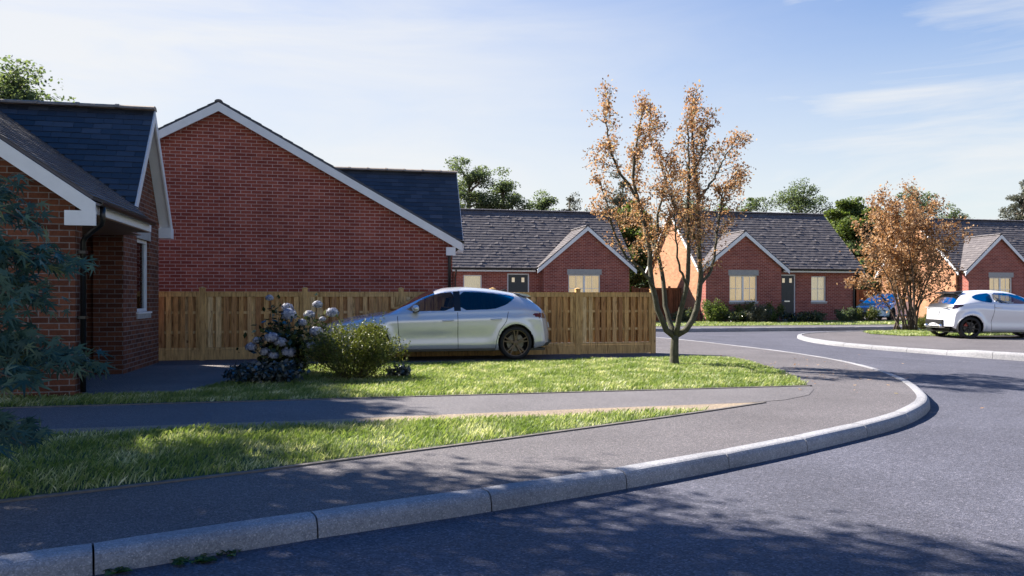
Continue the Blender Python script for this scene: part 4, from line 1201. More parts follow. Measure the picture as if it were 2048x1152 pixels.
    for part, fl in faces.items():
        mat_ = mats[part]
        both = sp.get('both', ())
        sides = (0, 1)
        groups = [[0, 1]] if part in ('body',) or part in sp['central'] else [[0], [1]]
        for g_ in groups:
            idx = {}; vs = []; fs = []
            for (i, j) in fl:
                for m in g_:
                    q = []
                    for (a, b) in ((i, j), (i + 1, j), (i + 1, j + 1), (i, j + 1)):
                        key = (a, b, 0 if (b == nr - 1) else m)
                        if key not in idx:
                            p = G[a, b]; idx[key] = len(vs)
                            vs.append((p[0], p[1] if m == 0 else -p[1], p[2]))
                        q.append(idx[key])
                    fs.append(tuple(q) if m == 0 else tuple(q[::-1]))
            if part == 'body':
                # close nose and tail with curved ends
                for ie, rev in ((0, False), (len(xs_) - 1, True)):
                    w_ = interp(wid, xs_[ie]); nb = 14; base = len(vs)
                    for b in range(nr):
                        yb_, zb_ = rows[ie][b]
                        for k in range(nb + 1):
                            y_ = yb_ * (1 - 2 * k / nb); yn = min(1.15, abs(y_) / w_)
                            bow = sp['bowf'] * yn ** 2.6 if ie == 0 else -sp['bowr'] * yn ** 2.6
                            vs.append((xs_[ie] + bow, y_, zb_))
                    for b in range(nr - 1):
                        for k in range(nb):
                            f = (base + b * (nb + 1) + k, base + (b + 1) * (nb + 1) + k, base + (b + 1) * (nb + 1) + k + 1, base + b * (nb + 1) + k + 1)
                            fs.append(f[::-1] if rev else f)
            mb_ = MB(); mb_.add(vs, fs)
            if part == 'body':
                # door shut lines: fine dark grooves laid on the skin
                mb_.m = [0] * len(mb_.f)
                for line in sp['seams']:
                    for sgn in (1, -1):
                        pts = []
                        for (x0, z0_), (x1, z1_) in zip(line, line[1:]):
                            n_ = max(2, int(math.hypot(x1 - x0, z1_ - z0_) / .03))
                            for k in range(n_): pts.append((x0 + (x1 - x0) * k / n_, z0_ + (z1_ - z0_) * k / n_))
                        pts.append(line[-1])
                        P3 = [Vector((x, (ysurf(REAL, x, z) + .0015) * sgn, z)) for x, z in pts]
                        for a, b in zip(P3, P3[1:]):
                            t_ = (b - a); nn = Vector((t_.z, 0, -t_.x)).normalized() * .0055
                            mb_.add([a - nn, a + nn, b + nn, b - nn], [(0, 1, 2, 3)], 1)
                o = mb_.build(part, [mat_, 'black_trim'], car, smooth=True)
            else:
                o = mb_.build(part, mat_, car, smooth=True)
    # ------ inner shell, floor, arches
    mb_ = MB()
    for wx in (sp['wf'], sp['wr']):
        for sg in (1, -1):
            ww = interp(wid, wx)
            prof = []
            n = 22; vs = []
            for k in range(n + 1):
                t = -.35 + (math.pi + .7) * k / n
                for yy in (ww * .985 if sg > 0 else -ww * .985, ww * .55 * sg):
                    vs.append((wx + math.cos(t) * (sp['arch'] + .006), yy, sp['wz'] + math.sin(t) * (sp['arch'] + .006)))
            fs = [(2 * k, 2 * k + 1, 2 * k + 3, 2 * k + 2) for k in range(n)]
            if sg > 0: fs = [f[::-1] for f in fs]
            mb_.add(vs, fs)
            mb_.poly([(wx - sp['arch'] - .05, ww * .55 * sg, .16), (wx + sp['arch'] + .05, ww * .55 * sg, .16), (wx + sp['arch'] + .05, ww * .55 * sg, .75), (wx - sp['arch'] - .05, ww * .55 * sg, .75)])
            mb_.build('wheel_arch', 'black_trim', car); mb_ = MB()
    mb_ = MB(); wm = .52 * 2 * .5
    mb_.box(.25, -.72, .17, Lc - .2, .72, .215)
    mb_.box(.3, -.5, .216, Lc - .35, .5, .50)
    mb_.build('underbody', 'black_trim', car)
    mb_ = MB()
    for sx, n_ in sp['seats']:
        for sy in (-.36, .36):
            mb_.prism([(sx, sy - .24, .5), (sx + .52, sy - .24, .48), (sx + .74, sy - .24, 1.0), (sx + .62, sy - .24, 1.02), (sx + .42, sy - .24, .62), (sx, sy - .24, .62)], (0, .48, 0))
            mb_.prism([(sx + .66, sy - .12, 1.03), (sx + .75, sy - .12, 1.02), (sx + .79, sy - .12, 1.2), (sx + .71, sy - .12, 1.21)], (0, .24, 0))
    mb_.build('seat', 'car_interior', car, smooth=False)
    mb_ = MB(); xd = sp['dash']
    mb_.box(xd - .35, -.66, .5, xd + .05, .66, interp(belt, xd) - .04)
    mb_.build('dashboard', 'car_interior', car)
    mb_ = MB()
    sw_c = Vector((xd + .22, -.36 * sp.get('drive', 1), interp(belt, xd) - .02)); pts = []
    for k in range(21):
        t = 2 * math.pi * k / 20
        pts.append(sw_c + Vector((math.cos(t) * .07, math.sin(t) * .18, math.cos(t) * .17)))
    mb_.tube(pts, .014, 6, cap=False); mb_.build('steering_wheel', 'black_trim', car)
    # ------ wheels
    Rw = sp['R']
    wheel_objs = []
    for wx in (sp['wf'], sp['wr']):
        for sg in (1, -1):
            wy = (interp(wid, wx) - .025 - .10) * sg
            tw = .205
            mb_ = MB()
            pr = []
            for r_, y_ in [(.79, -.5), (.82, -.53), (.91, -.52), (.97, -.46), (1.0, -.36), (1.0, 0), (1.0, .36), (.97, .46), (.91, .52), (.82, .53), (.79, .5), (.76, .3), (.76, -.3)]:
                pr.append((r_ * Rw, y_ * tw))
            mb_.lathe(pr, (wx, wy, Rw), 44)
            ty = mb_.build('wheel', 'rubber', car, smooth=True)
            # rim: barrel, outer lip, spokes
            mb_ = MB()
            ri = Rw * .80
            mb_.lathe([(ri, -.08), (ri, .08 ), (ri * .965, .08), (ri * .955, -.08)], (wx, wy, Rw), 40)
            yf = .085 * sg
            mb_.lathe([(ri * 1.0, yf), (ri * 1.0, yf + .012 * sg), (ri * .94, yf + .010 * sg), (ri * .92, yf - .01 * sg)], (wx, wy, Rw), 40)
            mb_.lathe([(.002, yf + .004 * sg), (.05, yf + .002 * sg), (.058, yf - .03 * sg), (.002, yf - .03 * sg)], (wx, wy, Rw), 20)
            for k in range(sp['spokes']):
                t = 2 * math.pi * (k + .25) / sp['spokes']
                for off, wd in sp['spoke_shape']:
                    t2 = t + off
                    er = Vector((math.cos(t2), 0, math.sin(t2))); et = Vector((-math.sin(t2), 0, math.cos(t2)))
                    er0 = Vector((math.cos(t), 0, math.sin(t))); et0 = Vector((-math.sin(t), 0, math.cos(t)))
                    o_ = Vector((wx, wy, Rw)); f_ = Vector((0, sg, 0))
                    a = o_ + er0 * .035 + f_ * abs(yf) * .98; b = o_ + er * ri * .95 + f_ * (abs(yf) + .006)
                    w0_, w1_ = wd
                    mb_.add([a - et0 * w0_, a + et0 * w0_, b + et * w1_, b - et * w1_, a - et0 * w0_ - f_ * .03, a + et0 * w0_ - f_ * .03, b + et * w1_ - f_ * .03, b - et * w1_ - f_ * .03],
                            [(0, 1, 2, 3), (4, 7, 6, 5), (0, 4, 5, 1), (1, 5, 6, 2), (2, 6, 7, 3), (3, 7, 4, 0)])
            mb_.build('rim', sp['rim'], ty)
            mb_ = MB(); mb_.lathe([(.05, .02 * sg), (Rw * .52, .02 * sg), (Rw * .52, -.004 * sg), (.05, -.004 * sg)], (wx, wy, Rw), 32)
            mb_.build('brake_disc', 'brake_disc', ty)
            mb_ = MB()
            er = Vector((.80, 0, .6)); o_ = Vector((wx, wy, Rw))
            mb_.beam(o_ + er * Rw * .30 + Vector((-.05, .0, .05)), o_ + er * Rw * .56 + Vector((-.05, 0, .05)), Vector((.6, 0, -.8)) * .13, (0, .05 * sg, 0))
            mb_.build('brake_caliper', sp.get('caliper', 'brake_disc'), ty)
    # ------ mirrors and handles
    for sg in (1, -1):
        mx_, mz_ = sp['mirror']
        y0 = ysurf(REAL, mx_, mz_ - .06)
        bm = bmesh.new(); bmesh.ops.create_uvsphere(bm, u_segments=14, v_segments=10, radius=1)
        mb_ = MB()
        vs = []
        for v in bm.verts:
            q = v.co
            vs.append((mx_ + .02 + q.x * .085 * (1 - .25 * (q.x > 0)), sg * (y0 + .15 + q.y * .115), mz_ + .01 + q.z * .068 * (1 if q.z > 0 else .9)))
        bm.verts.ensure_lookup_table(); bm.verts.index_update()
        fs = [tuple(v.index for v in f.verts) for f in bm.faces]
        bm.free()
        mb_.add(vs, [f if sg > 0 else f[::-1] for f in fs])
        mi = mb_.build('mirror', paint, car, smooth=True)
        mb_ = MB(); mb_.beam((mx_ - .03, sg * (y0 - .03), mz_ - .075), (mx_ - .01, sg * (y0 + .16), mz_ - .06), (.09, 0, 0), (0, 0, .028)); mb_.build('mirror_arm', 'black_trim', mi)
        for hx, hz in sp['handles']:
            mb_ = MB(); pts = []
            for k in range(7):
                u = k / 6; x = hx - .115 + .23 * u
                pts.append(Vector((x, sg * (ysurf(REAL, x, hz + .008 * u) + (.024 if 0 < k < 6 else .0)), hz + .008 * u)))
            mb_.tube(pts, [.006, .013, .015, .016, .016, .015, .008], 8)
            mb_.build('door_handle', paint, car, smooth=True)
    for fn in sp.get('extra', ()): fn(car, REAL)
    car.location = Vector(loc)
    # nose points along 'heading'; car frame has the nose at -x
    car.rotation_euler = (0, 0, heading + math.pi)
    return car

def ysurf(Gr, x, z):
    """half width of the skin at (x, z)"""
    i = int(np.argmin(np.abs(Gr[:, 16, 0] - x)))
    r_ = Gr[i]
    for j in range(len(r_) - 1):
        z0, z1 = r_[j, 2], r_[j + 1, 2]
        if (z0 <= z <= z1) or (z1 <= z <= z0):
            t = 0 if abs(z1 - z0) < 1e-9 else (z - z0) / (z1 - z0)
            return r_[j, 1] + (r_[j + 1, 1] - r_[j, 1]) * t
    return float(r_[:, 1].max())

WINR = (30, 70)
def hatch_spec(rim, glass_rear):
    sp = dict(L=4.53, wf=.90, wr=3.70, wz=.335, R=.325, arch=.365, bowf=.32, bowr=.22, flare=.02,
        top=[(0, .60), (.06, .68), (.24, .76), (.5, .82), (.9, .895), (1.2, .94), (1.5, 1.09), (1.8, 1.235), (2.1, 1.35), (2.4, 1.415), (2.75, 1.432), (3.2, 1.405), (3.6, 1.345), (3.94, 1.275), (4.10, 1.20), (4.29, 1.05), (4.42, .925), (4.47, .80), (4.51, .62), (4.53, .50)],
        belt=[(0, .52), (.24, .66), (.9, .82), (1.3, .895), (2.0, .925), (2.6, .945), (3.3, .965), (3.8, .98), (4.3, .93), (4.53, .46)],
        wid=[(0, .70), (.12, .78), (.35, .845), (.9, .895), (1.6, .905), (2.4, .91), (3.2, .91), (3.8, .89), (4.3, .84), (4.53, .76)],
        rail=[(0, .78), (.8, .80), (1.2, .80), (1.6, .78), (2.1, .72), (2.7, .695), (3.4, .675), (4.0, .68), (4.3, .76), (4.53, .86)],
        bot=[(0, .26), (.3, .20), (.9, .185), (3.7, .19), (4.3, .24), (4.53, .32)],
        spokes=5, spoke_shape=[(-.16, (.020, .010)), (.16, (.020, .010))], rim=rim,
        seats=[(1.75, 2), (2.75, 2)], dash=1.55, mirror=(1.72, 1.0), handles=[(2.36, .77), (3.30, .79)],
        seams=[[(1.40, .86), (1.42, .55), (1.47, .22)], [(2.55, .93), (2.55, .55), (2.56, .21)], [(3.55, .94), (3.50, .75), (3.36, .56), (3.30, .36), (3.29, .21)], [(1.47, .225), (3.29, .225)]],
        central=('windscreen', 'rear_window', 'tailgate'))
    front = rounded([(1.50, .945), (2.49, .965), (2.49, 1.325), (2.20, 1.30), (1.88, 1.19)], 1)
    rear = rounded([(2.61, .967), (3.25, .985), (3.52, 1.07), (3.74, 1.215), (3.60, 1.262), (3.1, 1.318), (2.61, 1.332)], 1)
    pill = [(2.485, .955), (2.615, .955), (2.615, 1.34), (2.485, 1.335)]
    tail = rounded([(4.02, .90), (4.44, .925), (4.50, .86), (4.42, .79), (4.12, .82)], 1)
    head = rounded([(.14, .60), (.30, .66), (.56, .745), (.50, .665), (.26, .575)], 1)
    gr = glass_rear
    sp['side'] = [('side_window', 'car_glass', front, WINR), ('rear_side_window', gr, rear, WINR), ('pillar_trim', 'black_trim', pill, WINR),
                  ('tail_light', 'lamp_red', tail, (15, 62)), ('headlight', 'lamp_clear', head, (14, 50))]
    sp['top_regs'] = [('windscreen', 'car_glass', lambda c, j: j >= -1 and 1.22 < c[0] < 2.13), ('rear_window', 'car_glass_tint', lambda c, j: j >= 0 and 4.02 < c[0] < 4.33),
                      ('grille', 'black_trim', lambda c, j: False)]
    def extra(car, Gr):
        # roof spoiler, diffuser, grille, plates
        mb = MB()
        mb.prism([(3.74, -.57, 1.315), (3.98, -.575, 1.285), (4.07, -.55, 1.245), (4.04, -.55, 1.225), (3.9, -.57, 1.25)], (0, 1.14, 0))
        mb.build('spoiler', paint_of[0], car)
        mb = MB(); mb.prism([(4.10, -.52, .20), (4.43, -.52, .25), (4.51, -.52, .34), (4.44, -.52, .40), (4.10, -.52, .40)], (0, 1.04, 0)); mb.build('diffuser', 'black_trim', car)
        mb = MB(); mb.box(-.02, -.45, .30, .05, .45, .44); mb.box(-.012, -.40, .24, .06, .40, .27); mb.build('grille', 'black_trim', car)
        mb = MB(); mb.prism([(4.49, -.26, .60), (4.535, -.26, .60), (4.515, -.26, .71), (4.47, -.26, .71)], (0, .52, 0)); mb.build('number_plate', 'plate_grey', car)
        mb = MB()
        for sg in (1, -1): mb.beam((1.50, sg * .895, .19), (3.28, sg * .895, .19), (0, sg * .02, 0), (0, 0, .035))
        mb.build('sill', 'black_trim', car)
        mb = MB(); mb.prism([(3.55, -.02, 1.36), (3.66, -.02, 1.40), (3.70, -.02, 1.335)], (0, .04, 0)); mb.build('aerial', 'black_trim', car)
    sp['extra'] = [extra]
    return sp
paint_of = ['paint_silver']
sp = hatch_spec('rim_bronze', 'car_glass_tint')
# parked along the fence, nose to the left; rear wheel stands at (3.13, 14.42)
make_car('parked_car', 'silver five-door hatchback parked side-on by the wooden fence', sp, 'paint_silver', (3.13 - 3.70, 14.42 + .80, 0.004), math.pi)
paint_of[0] = 'paint_blue'
make_car('parked_car', 'blue hatchback parked between two bungalows behind the copper-leaved tree', hatch_spec('rim_black', 'car_glass_tint'), 'paint_blue', (25.75, 33.7, .056), R(180 + 32))

def small_spec():
    Lc = 4.0
    sp = dict(L=Lc, wf=.80, wr=3.36, wz=.33, R=.325, arch=.372, bowf=.30, bowr=.20, flare=.045,
        top=[(0, .62), (.08, .72), (.3, .82), (.7, .92), (1.05, 1.0), (1.4, 1.18), (1.75, 1.345), (2.1, 1.44), (2.5, 1.468), (2.9, 1.452), (3.3, 1.405), (3.48, 1.365), (3.62, 1.27), (3.74, 1.14), (3.84, 1.03), (3.90, .93), (3.95, .72), (4.0, .48)],
        belt=[(0, .55), (.3, .72), (.9, .92), (1.3, .985), (2.0, 1.005), (2.6, 1.035), (3.1, 1.075), (3.5, 1.04), (3.8, .95), (3.9, .86), (4.0, .44)],
        wid=[(0, .68), (.12, .77), (.4, .85), (.8, .90), (1.4, .875), (2.2, .87), (2.8, .88), (3.36, .905), (3.7, .87), (4.0, .78)],
        rail=[(0, .78), (.7, .80), (1.1, .80), (1.6, .74), (2.1, .68), (2.7, .66), (3.2, .64), (3.55, .66), (3.75, .78), (4.0, .88)],
        bot=[(0, .26), (.3, .20), (.8, .2), (3.36, .21), (3.75, .27), (4.0, .36)],
        spokes=8, spoke_shape=[(0.0, (.014, .010))], rim='rim_black', caliper='caliper_red',
        seats=[(1.75, 2), (2.5, 2)], dash=1.5, mirror=(1.5, 1.06), handles=[(2.52, .93)],
        seams=[[(1.30, .93), (1.30, .6), (1.34, .24)], [(2.62, 1.03), (2.66, .8), (2.74, .5), (2.72, .25)], [(1.34, .245), (2.72, .245)]],
        central=('windscreen', 'rear_window', 'tailgate_trim'))
    fr = rounded([(1.42, 1.03), (2.62, 1.06), (2.60, 1.37), (2.15, 1.365), (1.75, 1.27)], 1)
    rr = rounded([(2.66, 1.065), (2.95, 1.10), (3.18, 1.17), (3.24, 1.25), (3.05, 1.33), (2.65, 1.37)], 1)
    tail = rounded([(3.50, 1.02), (3.95, 1.02), (3.97, .88), (3.84, .86), (3.62, .94)], 1)
    head = rounded([(.16, .66), (.5, .76), (.6, .80), (.5, .70), (.2, .6)], 1)
    sp['side'] = [('side_window', 'car_glass', fr, WINR), ('rear_side_window', 'car_glass_tint', rr, WINR), ('tail_light', 'lamp_smoke', tail, (20, 64)), ('headlight', 'lamp_clear', head, (14, 50))]
    sp['top_regs'] = [('windscreen', 'car_glass', lambda c, j: j >= -1 and 1.08 < c[0] < 1.85), ('rear_window', 'car_glass_tint', lambda c, j: j >= -1 and 3.52 < c[0] < 3.82),
                      ('tailgate_trim', 'black_trim', lambda c, j: j >= -4 and 3.82 <= c[0] < 3.90)]
    def extra(car, Gr):
        mb = MB(); mb.prism([(3.36, -.52, 1.425), (3.60, -.53, 1.405), (3.66, -.52, 1.38), (3.62, -.52, 1.35), (3.45, -.52, 1.35)], (0, 1.04, 0)); mb.build('spoiler', 'black_trim', car)
        mb = MB(); mb.prism([(3.70, -.46, .30), (3.975, -.46, .34), (4.006, -.46, .48), (3.99, -.46, .56), (3.7, -.46, .56)], (0, .92, 0)); mb.build('diffuser', 'black_trim', car)
        mb = MB(); mb.box(3.72, -.30, .305, 4.02, .30, .325); mb.build('skid_plate', 'chrome', car)
        for sy in (-.40, .40):
            mb = MB(); mb.tube([(3.72, sy, .36), (4.04, sy, .36)], .052, 14); mb.build('exhaust_pipe', 'chrome', car, smooth=True)
        mb = MB(); mb.prism([(3.93, -.24, .72), (3.968, -.24, .72), (3.940, -.24, .83), (3.91, -.24, .83)], (0, .48, 0)); mb.build('number_plate', 'plate_grey', car)
        mb = MB(); mb.beam((3.885, -.60, .915), (3.885, .60, .915), (.035, 0, 0), (0, 0, .022)); mb.build('light_bar', 'lamp_clear', car)
        mb = MB(); mb.box(3.985, -.16, .405, 4.022, .16, .44); mb.build('fog_lamp', 'lamp_clear', car)
        mb = MB(); mb.box(-.02, -.4, .3, .05, .4, .5); mb.build('grille', 'black_trim', car)
    sp['extra'] = [extra]
    return sp
paint_of[0] = 'paint_white'
# nose to the right, its tail towards the copper-leaved tree
make_car('parked_car', 'white three-door hatchback with black roof spoiler on the grass edge by the kerb', small_spec(), 'paint_white', (18.12 + 3.36 * math.cos(R(-13)) - .78 * math.sin(R(-13)), 19.2 + 3.36 * math.sin(R(-13)) + .78 * math.cos(R(-13)), -.002), R(-13))

# ------------------------------------------------------------------ trees and plants
def wander(rng, p0, p1, n=6, amp=.06):
    p0, p1 = np.array(p0, float), np.array(p1, float)
    L_ = np.linalg.norm(p1 - p0); pts = []
    for i in range(n + 1):
        t = i / n
        q = p0 + (p1 - p0) * t
        if 0 < i < n: q = q + rng.normal(size=3) * amp * L_ / n * 2
        pts.append(q)
    return np.array(pts)
def along(pts, t):
    seg_ = np.linalg.norm(np.diff(pts, axis=0), axis=1); acc_ = np.concatenate([[0], np.cumsum(seg_)])
    s_ = t * acc_[-1]; i = min(np.searchsorted(acc_, s_, side='right') - 1, len(pts) - 2)
    u = (s_ - acc_[i]) / max(1e-9, seg_[i])
    return pts[i] + (pts[i + 1] - pts[i]) * u
def resample(pts, n):
    return np.array([along(np.array(pts, float), i / n) for i in range(n + 1)])

# ---- the multi-stemmed autumn tree on the lawn: stems follow the photograph, spread in depth round its own trunk
def autumn_tree():
    D0 = 13.55                                                # view depth of the trunk
    t = thing('autumn_tree', 'slender multi-stemmed tree with thin orange-brown leaves on the front lawn', 'tree', tuple(atD(1350, 732, D0)))
    rng = np.random.default_rng(21)
    def P(x, y, dz=0.0): return np.array(atD(1160 + x / 1.919, 160 + y / 1.919, D0 + dz))
    def stem(pts): return np.array([P(*q) for q in pts])
    stems = [
        (stem([(362, 1100), (362, 1050), (364, 1000), (366, 980)]), .082, .066),
        (stem([(364, 985), (330, 955), (302, 900), (286, 830), (272, 760, .05), (270, 680, .1), (262, 620, .12), (240, 530, .15), (218, 450, .2), (205, 380, .22), (206, 300, .25), (222, 200, .3), (250, 90, .3)]), .050, .008),
        (stem([(364, 982), (343, 940, .15), (325, 850, .3), (312, 720, .4), (290, 640, .45), (298, 520, .5), (328, 400, .6), (352, 310, .65)]), .044, .007),
        (stem([(366, 985), (380, 930, -.1), (392, 870, -.2), (412, 780, -.3), (416, 690, -.35), (414, 560, -.4), (412, 430, -.4), (420, 300, -.45), (408, 150, -.4)]), .044, .007),
        (stem([(366, 982), (410, 955), (437, 915), (455, 850), (466, 760), (458, 660, -.05), (455, 560, -.1), (453, 450, -.1), (440, 330, -.1), (430, 180, -.1), (436, 45, -.1)]), .050, .007),
        (stem([(466, 780), (500, 738, .1), (515, 690, .15), (525, 600, .2), (540, 500, .3), (546, 430, .3), (572, 390, .35), (615, 335, .4)]), .026, .005),
        (stem([(284, 800), (262, 755, -.1), (225, 720, -.2), (180, 680, -.35), (130, 590, -.45), (110, 500, -.5), (72, 375, -.5)]), .026, .005),
        (stem([(218, 450, .2), (180, 395, .1), (140, 330, 0), (112, 250, -.1), (95, 150, -.15), (118, 50, -.2)]), .024, .005),
        (stem([(453, 460, -.1), (490, 415, .1), (530, 350, .2), (560, 290, .3), (595, 230, .4), (625, 205, .4)]), .020, .005),
        (stem([(440, 605, -.05), (400, 545, .1), (362, 480, .25), (335, 425, .4), (318, 350, .5), (306, 270, .55)]), .024, .005),
        (stem([(418, 380, -.4), (455, 320, -.5), (478, 250, -.55), (490, 160, -.5)]), .014, .004),
        (stem([(412, 790, -.3), (385, 740, -.5), (372, 660, -.6), (366, 560, -.65), (352, 440, -.7)]), .020, .004),
        (stem([(290, 650, .45), (262, 600, .7), (235, 560, .9), (170, 540, 1.0)]), .016, .004),
        (stem([(206, 330, .25), (235, 270, .4), (265, 200, .5), (272, 120, .5)]), .012, .004),
        (stem([(540, 480, .3), (560, 440, .5), (600, 385, .6)]), .010, .003),
    ]
    mb = MB(); anchors = []
    for k, (pts, r0, r1) in enumerate(stems):
        q = resample(pts, 22 if k else 8)
        L_ = np.linalg.norm(np.diff(q, axis=0), axis=1).sum()
        if k: q[1:-1] += rng.normal(size=(len(q) - 2, 3)) * .010
        n = len(q)
        if k == 0: rad = [.105, .090] + [r0 + (r1 - r0) * i / (n - 3) for i in range(n - 2)]
        else: rad = [r0 * (1 - i / (n - 1)) ** .8 + r1 for i in range(n)]
        mb.tube(q, rad, 9 if r0 > .03 else 6)
        if k == 0: continue
        # side twigs where the stem is high enough to carry leaves
        cnt = int(L_ * 13)
        for _ in range(cnt):
            tt = rng.uniform(.25, 1.0)
            p = along(q, tt)
            if p[2] < 2.05 and rng.random() > .16: continue
            i = min(int(tt * (n - 1)), n - 2)
            d = q[i + 1] - q[i]; d /= np.linalg.norm(d)
            o = rng.normal(size=3); o -= d * o.dot(d); o /= np.linalg.norm(o)
            dirv = d * rng.uniform(.5, 1.0) + o * rng.uniform(.6, 1.15) + np.array([0, 0, .25]); dirv /= np.linalg.norm(dirv)
            ln = rng.uniform(.18, .62) * (1.15 - .62 * tt)
            tw = wander(rng, p, p + dirv * ln, 4, .10)
            mb.tube(tw, [.0062, .0052, .0044, .0034, .002], 4, cap=False)
            anchors.append(tw)
            for _s in range(rng.integers(1, 4)):
                p2 = along(tw, rng.uniform(.35, .9)); o2 = rng.normal(size=3); o2 /= np.linalg.norm(o2)
                d2 = dirv * .7 + o2 * .7; d2 /= np.linalg.norm(d2)
                tw2 = wander(rng, p2, p2 + d2 * ln * rng.uniform(.35, .6), 3, .1)
                mb.tube(tw2, [.0036, .003, .0024, .0016], 3, cap=False)
                anchors.append(tw2)
        anchors.append(q[-5:])
    mb.build('trunk', 'bark_green', t, smooth=True)
    Pn = []
    for tw in anchors:
        n = rng.integers(9, 21)
        base = np.array([along(tw, u) for u in rng.uniform(.3, 1.0, n)])
        Pn.append(base + rng.normal(size=(n, 3)) * .055)
    Pn = np.concatenate(Pn)
    V, F_ = leaves(rng, Pn, .052, .62, droop=(0, 0, -.4))
    fast_mesh('crown', V, F_, 'leaf_autumn', t)
    return t, len(Pn)
_, nl = autumn_tree()

# ---- the copper-leaved tree: many thin stems from one foot
def copper_tree():
    D0 = 27.7
    base = np.array(atD(1812, 661, D0))
    t = thing('copper_tree', 'vase-shaped many-stemmed tree with dense copper-brown leaves on the grass by the white hatchback', 'tree', tuple(base))
    rng = np.random.default_rng(5)
    def P(x, y, dz): return np.array(atD(x, y, D0 + dz))
    ends = [(1718, 555), (1738, 480), (1745, 420), (1765, 400), (1790, 430), (1812, 412), (1836, 400), (1850, 420), (1868, 445), (1890, 470), (1880, 520), (1905, 545), (1900, 500), (1772, 450), (1826, 450), (1755, 525), (1858, 500), (1780, 500), (1808, 470), (1840, 480)]
    mb = MB(); tw = []
    for (x, y) in ends:
        dz = rng.uniform(-1.7, 1.7)
        e = P(x, y, dz); b = base + rng.normal(size=3) * np.array([.20, .20, 0])
        mid = b + (e - b) * .42; mid[2] += .35; mid[:2] -= (e - b)[:2] * .02
        q = resample(np.array([b, b + (mid - b) * .5 + rng.normal(size=3) * .05, mid, (mid + e) / 2 + rng.normal(size=3) * .12, e]), 14)
        mb.tube(q, [.028 * (1 - i / 14) ** .9 + .009 for i in range(15)], 6)
        for _ in range(15):
            tt = rng.uniform(.36, 1); p = along(q, tt); d = q[min(14, int(tt * 14) + 1)] - q[int(tt * 13)]; d /= np.linalg.norm(d) + 1e-9
            o = rng.normal(size=3); o /= np.linalg.norm(o)
            dv = d * .7 + o * .8 + np.array([0, 0, .2]); dv /= np.linalg.norm(dv)
            ln = rng.uniform(.35, .9)
            w_ = wander(rng, p, p + dv * ln, 4, .1); mb.tube(w_, [.014, .011, .009, .007, .004], 4, cap=False); tw.append(w_)
            for _k in range(2):
                p2 = along(w_, rng.uniform(.4, .9)); o = rng.normal(size=3); o /= np.linalg.norm(o)
                w2 = wander(rng, p2, p2 + (dv * .6 + o * .7) * ln * .5, 3, .1); mb.tube(w2, [.008, .006, .005, .003], 3, cap=False); tw.append(w2)
    mb.build('trunk', 'bark', t, smooth=True)
    Pn = []
    for w_ in tw:
        top = w_[-1]
        px_left = rng.random()
        n = rng.integers(16, 34)
        # thinner on the low right side, as the stems show there
        u = (top - base) @ np.array([_c, -_s, 0])
        if u > .2 and top[2] < 2.9: n = n // 4
        elif top[2] < 2.2: n = n // 2
        if n < 1: continue
        Pn.append(np.array([along(w_, v) for v in rng.uniform(.2, 1.0, n)]) + rng.normal(size=(n, 3)) * .11)
    Pn = np.concatenate(Pn)
    V, F_ = leaves(rng, Pn, .11, .6)
    fast_mesh('crown', V, F_, 'leaf_copper', t)
copper_tree()

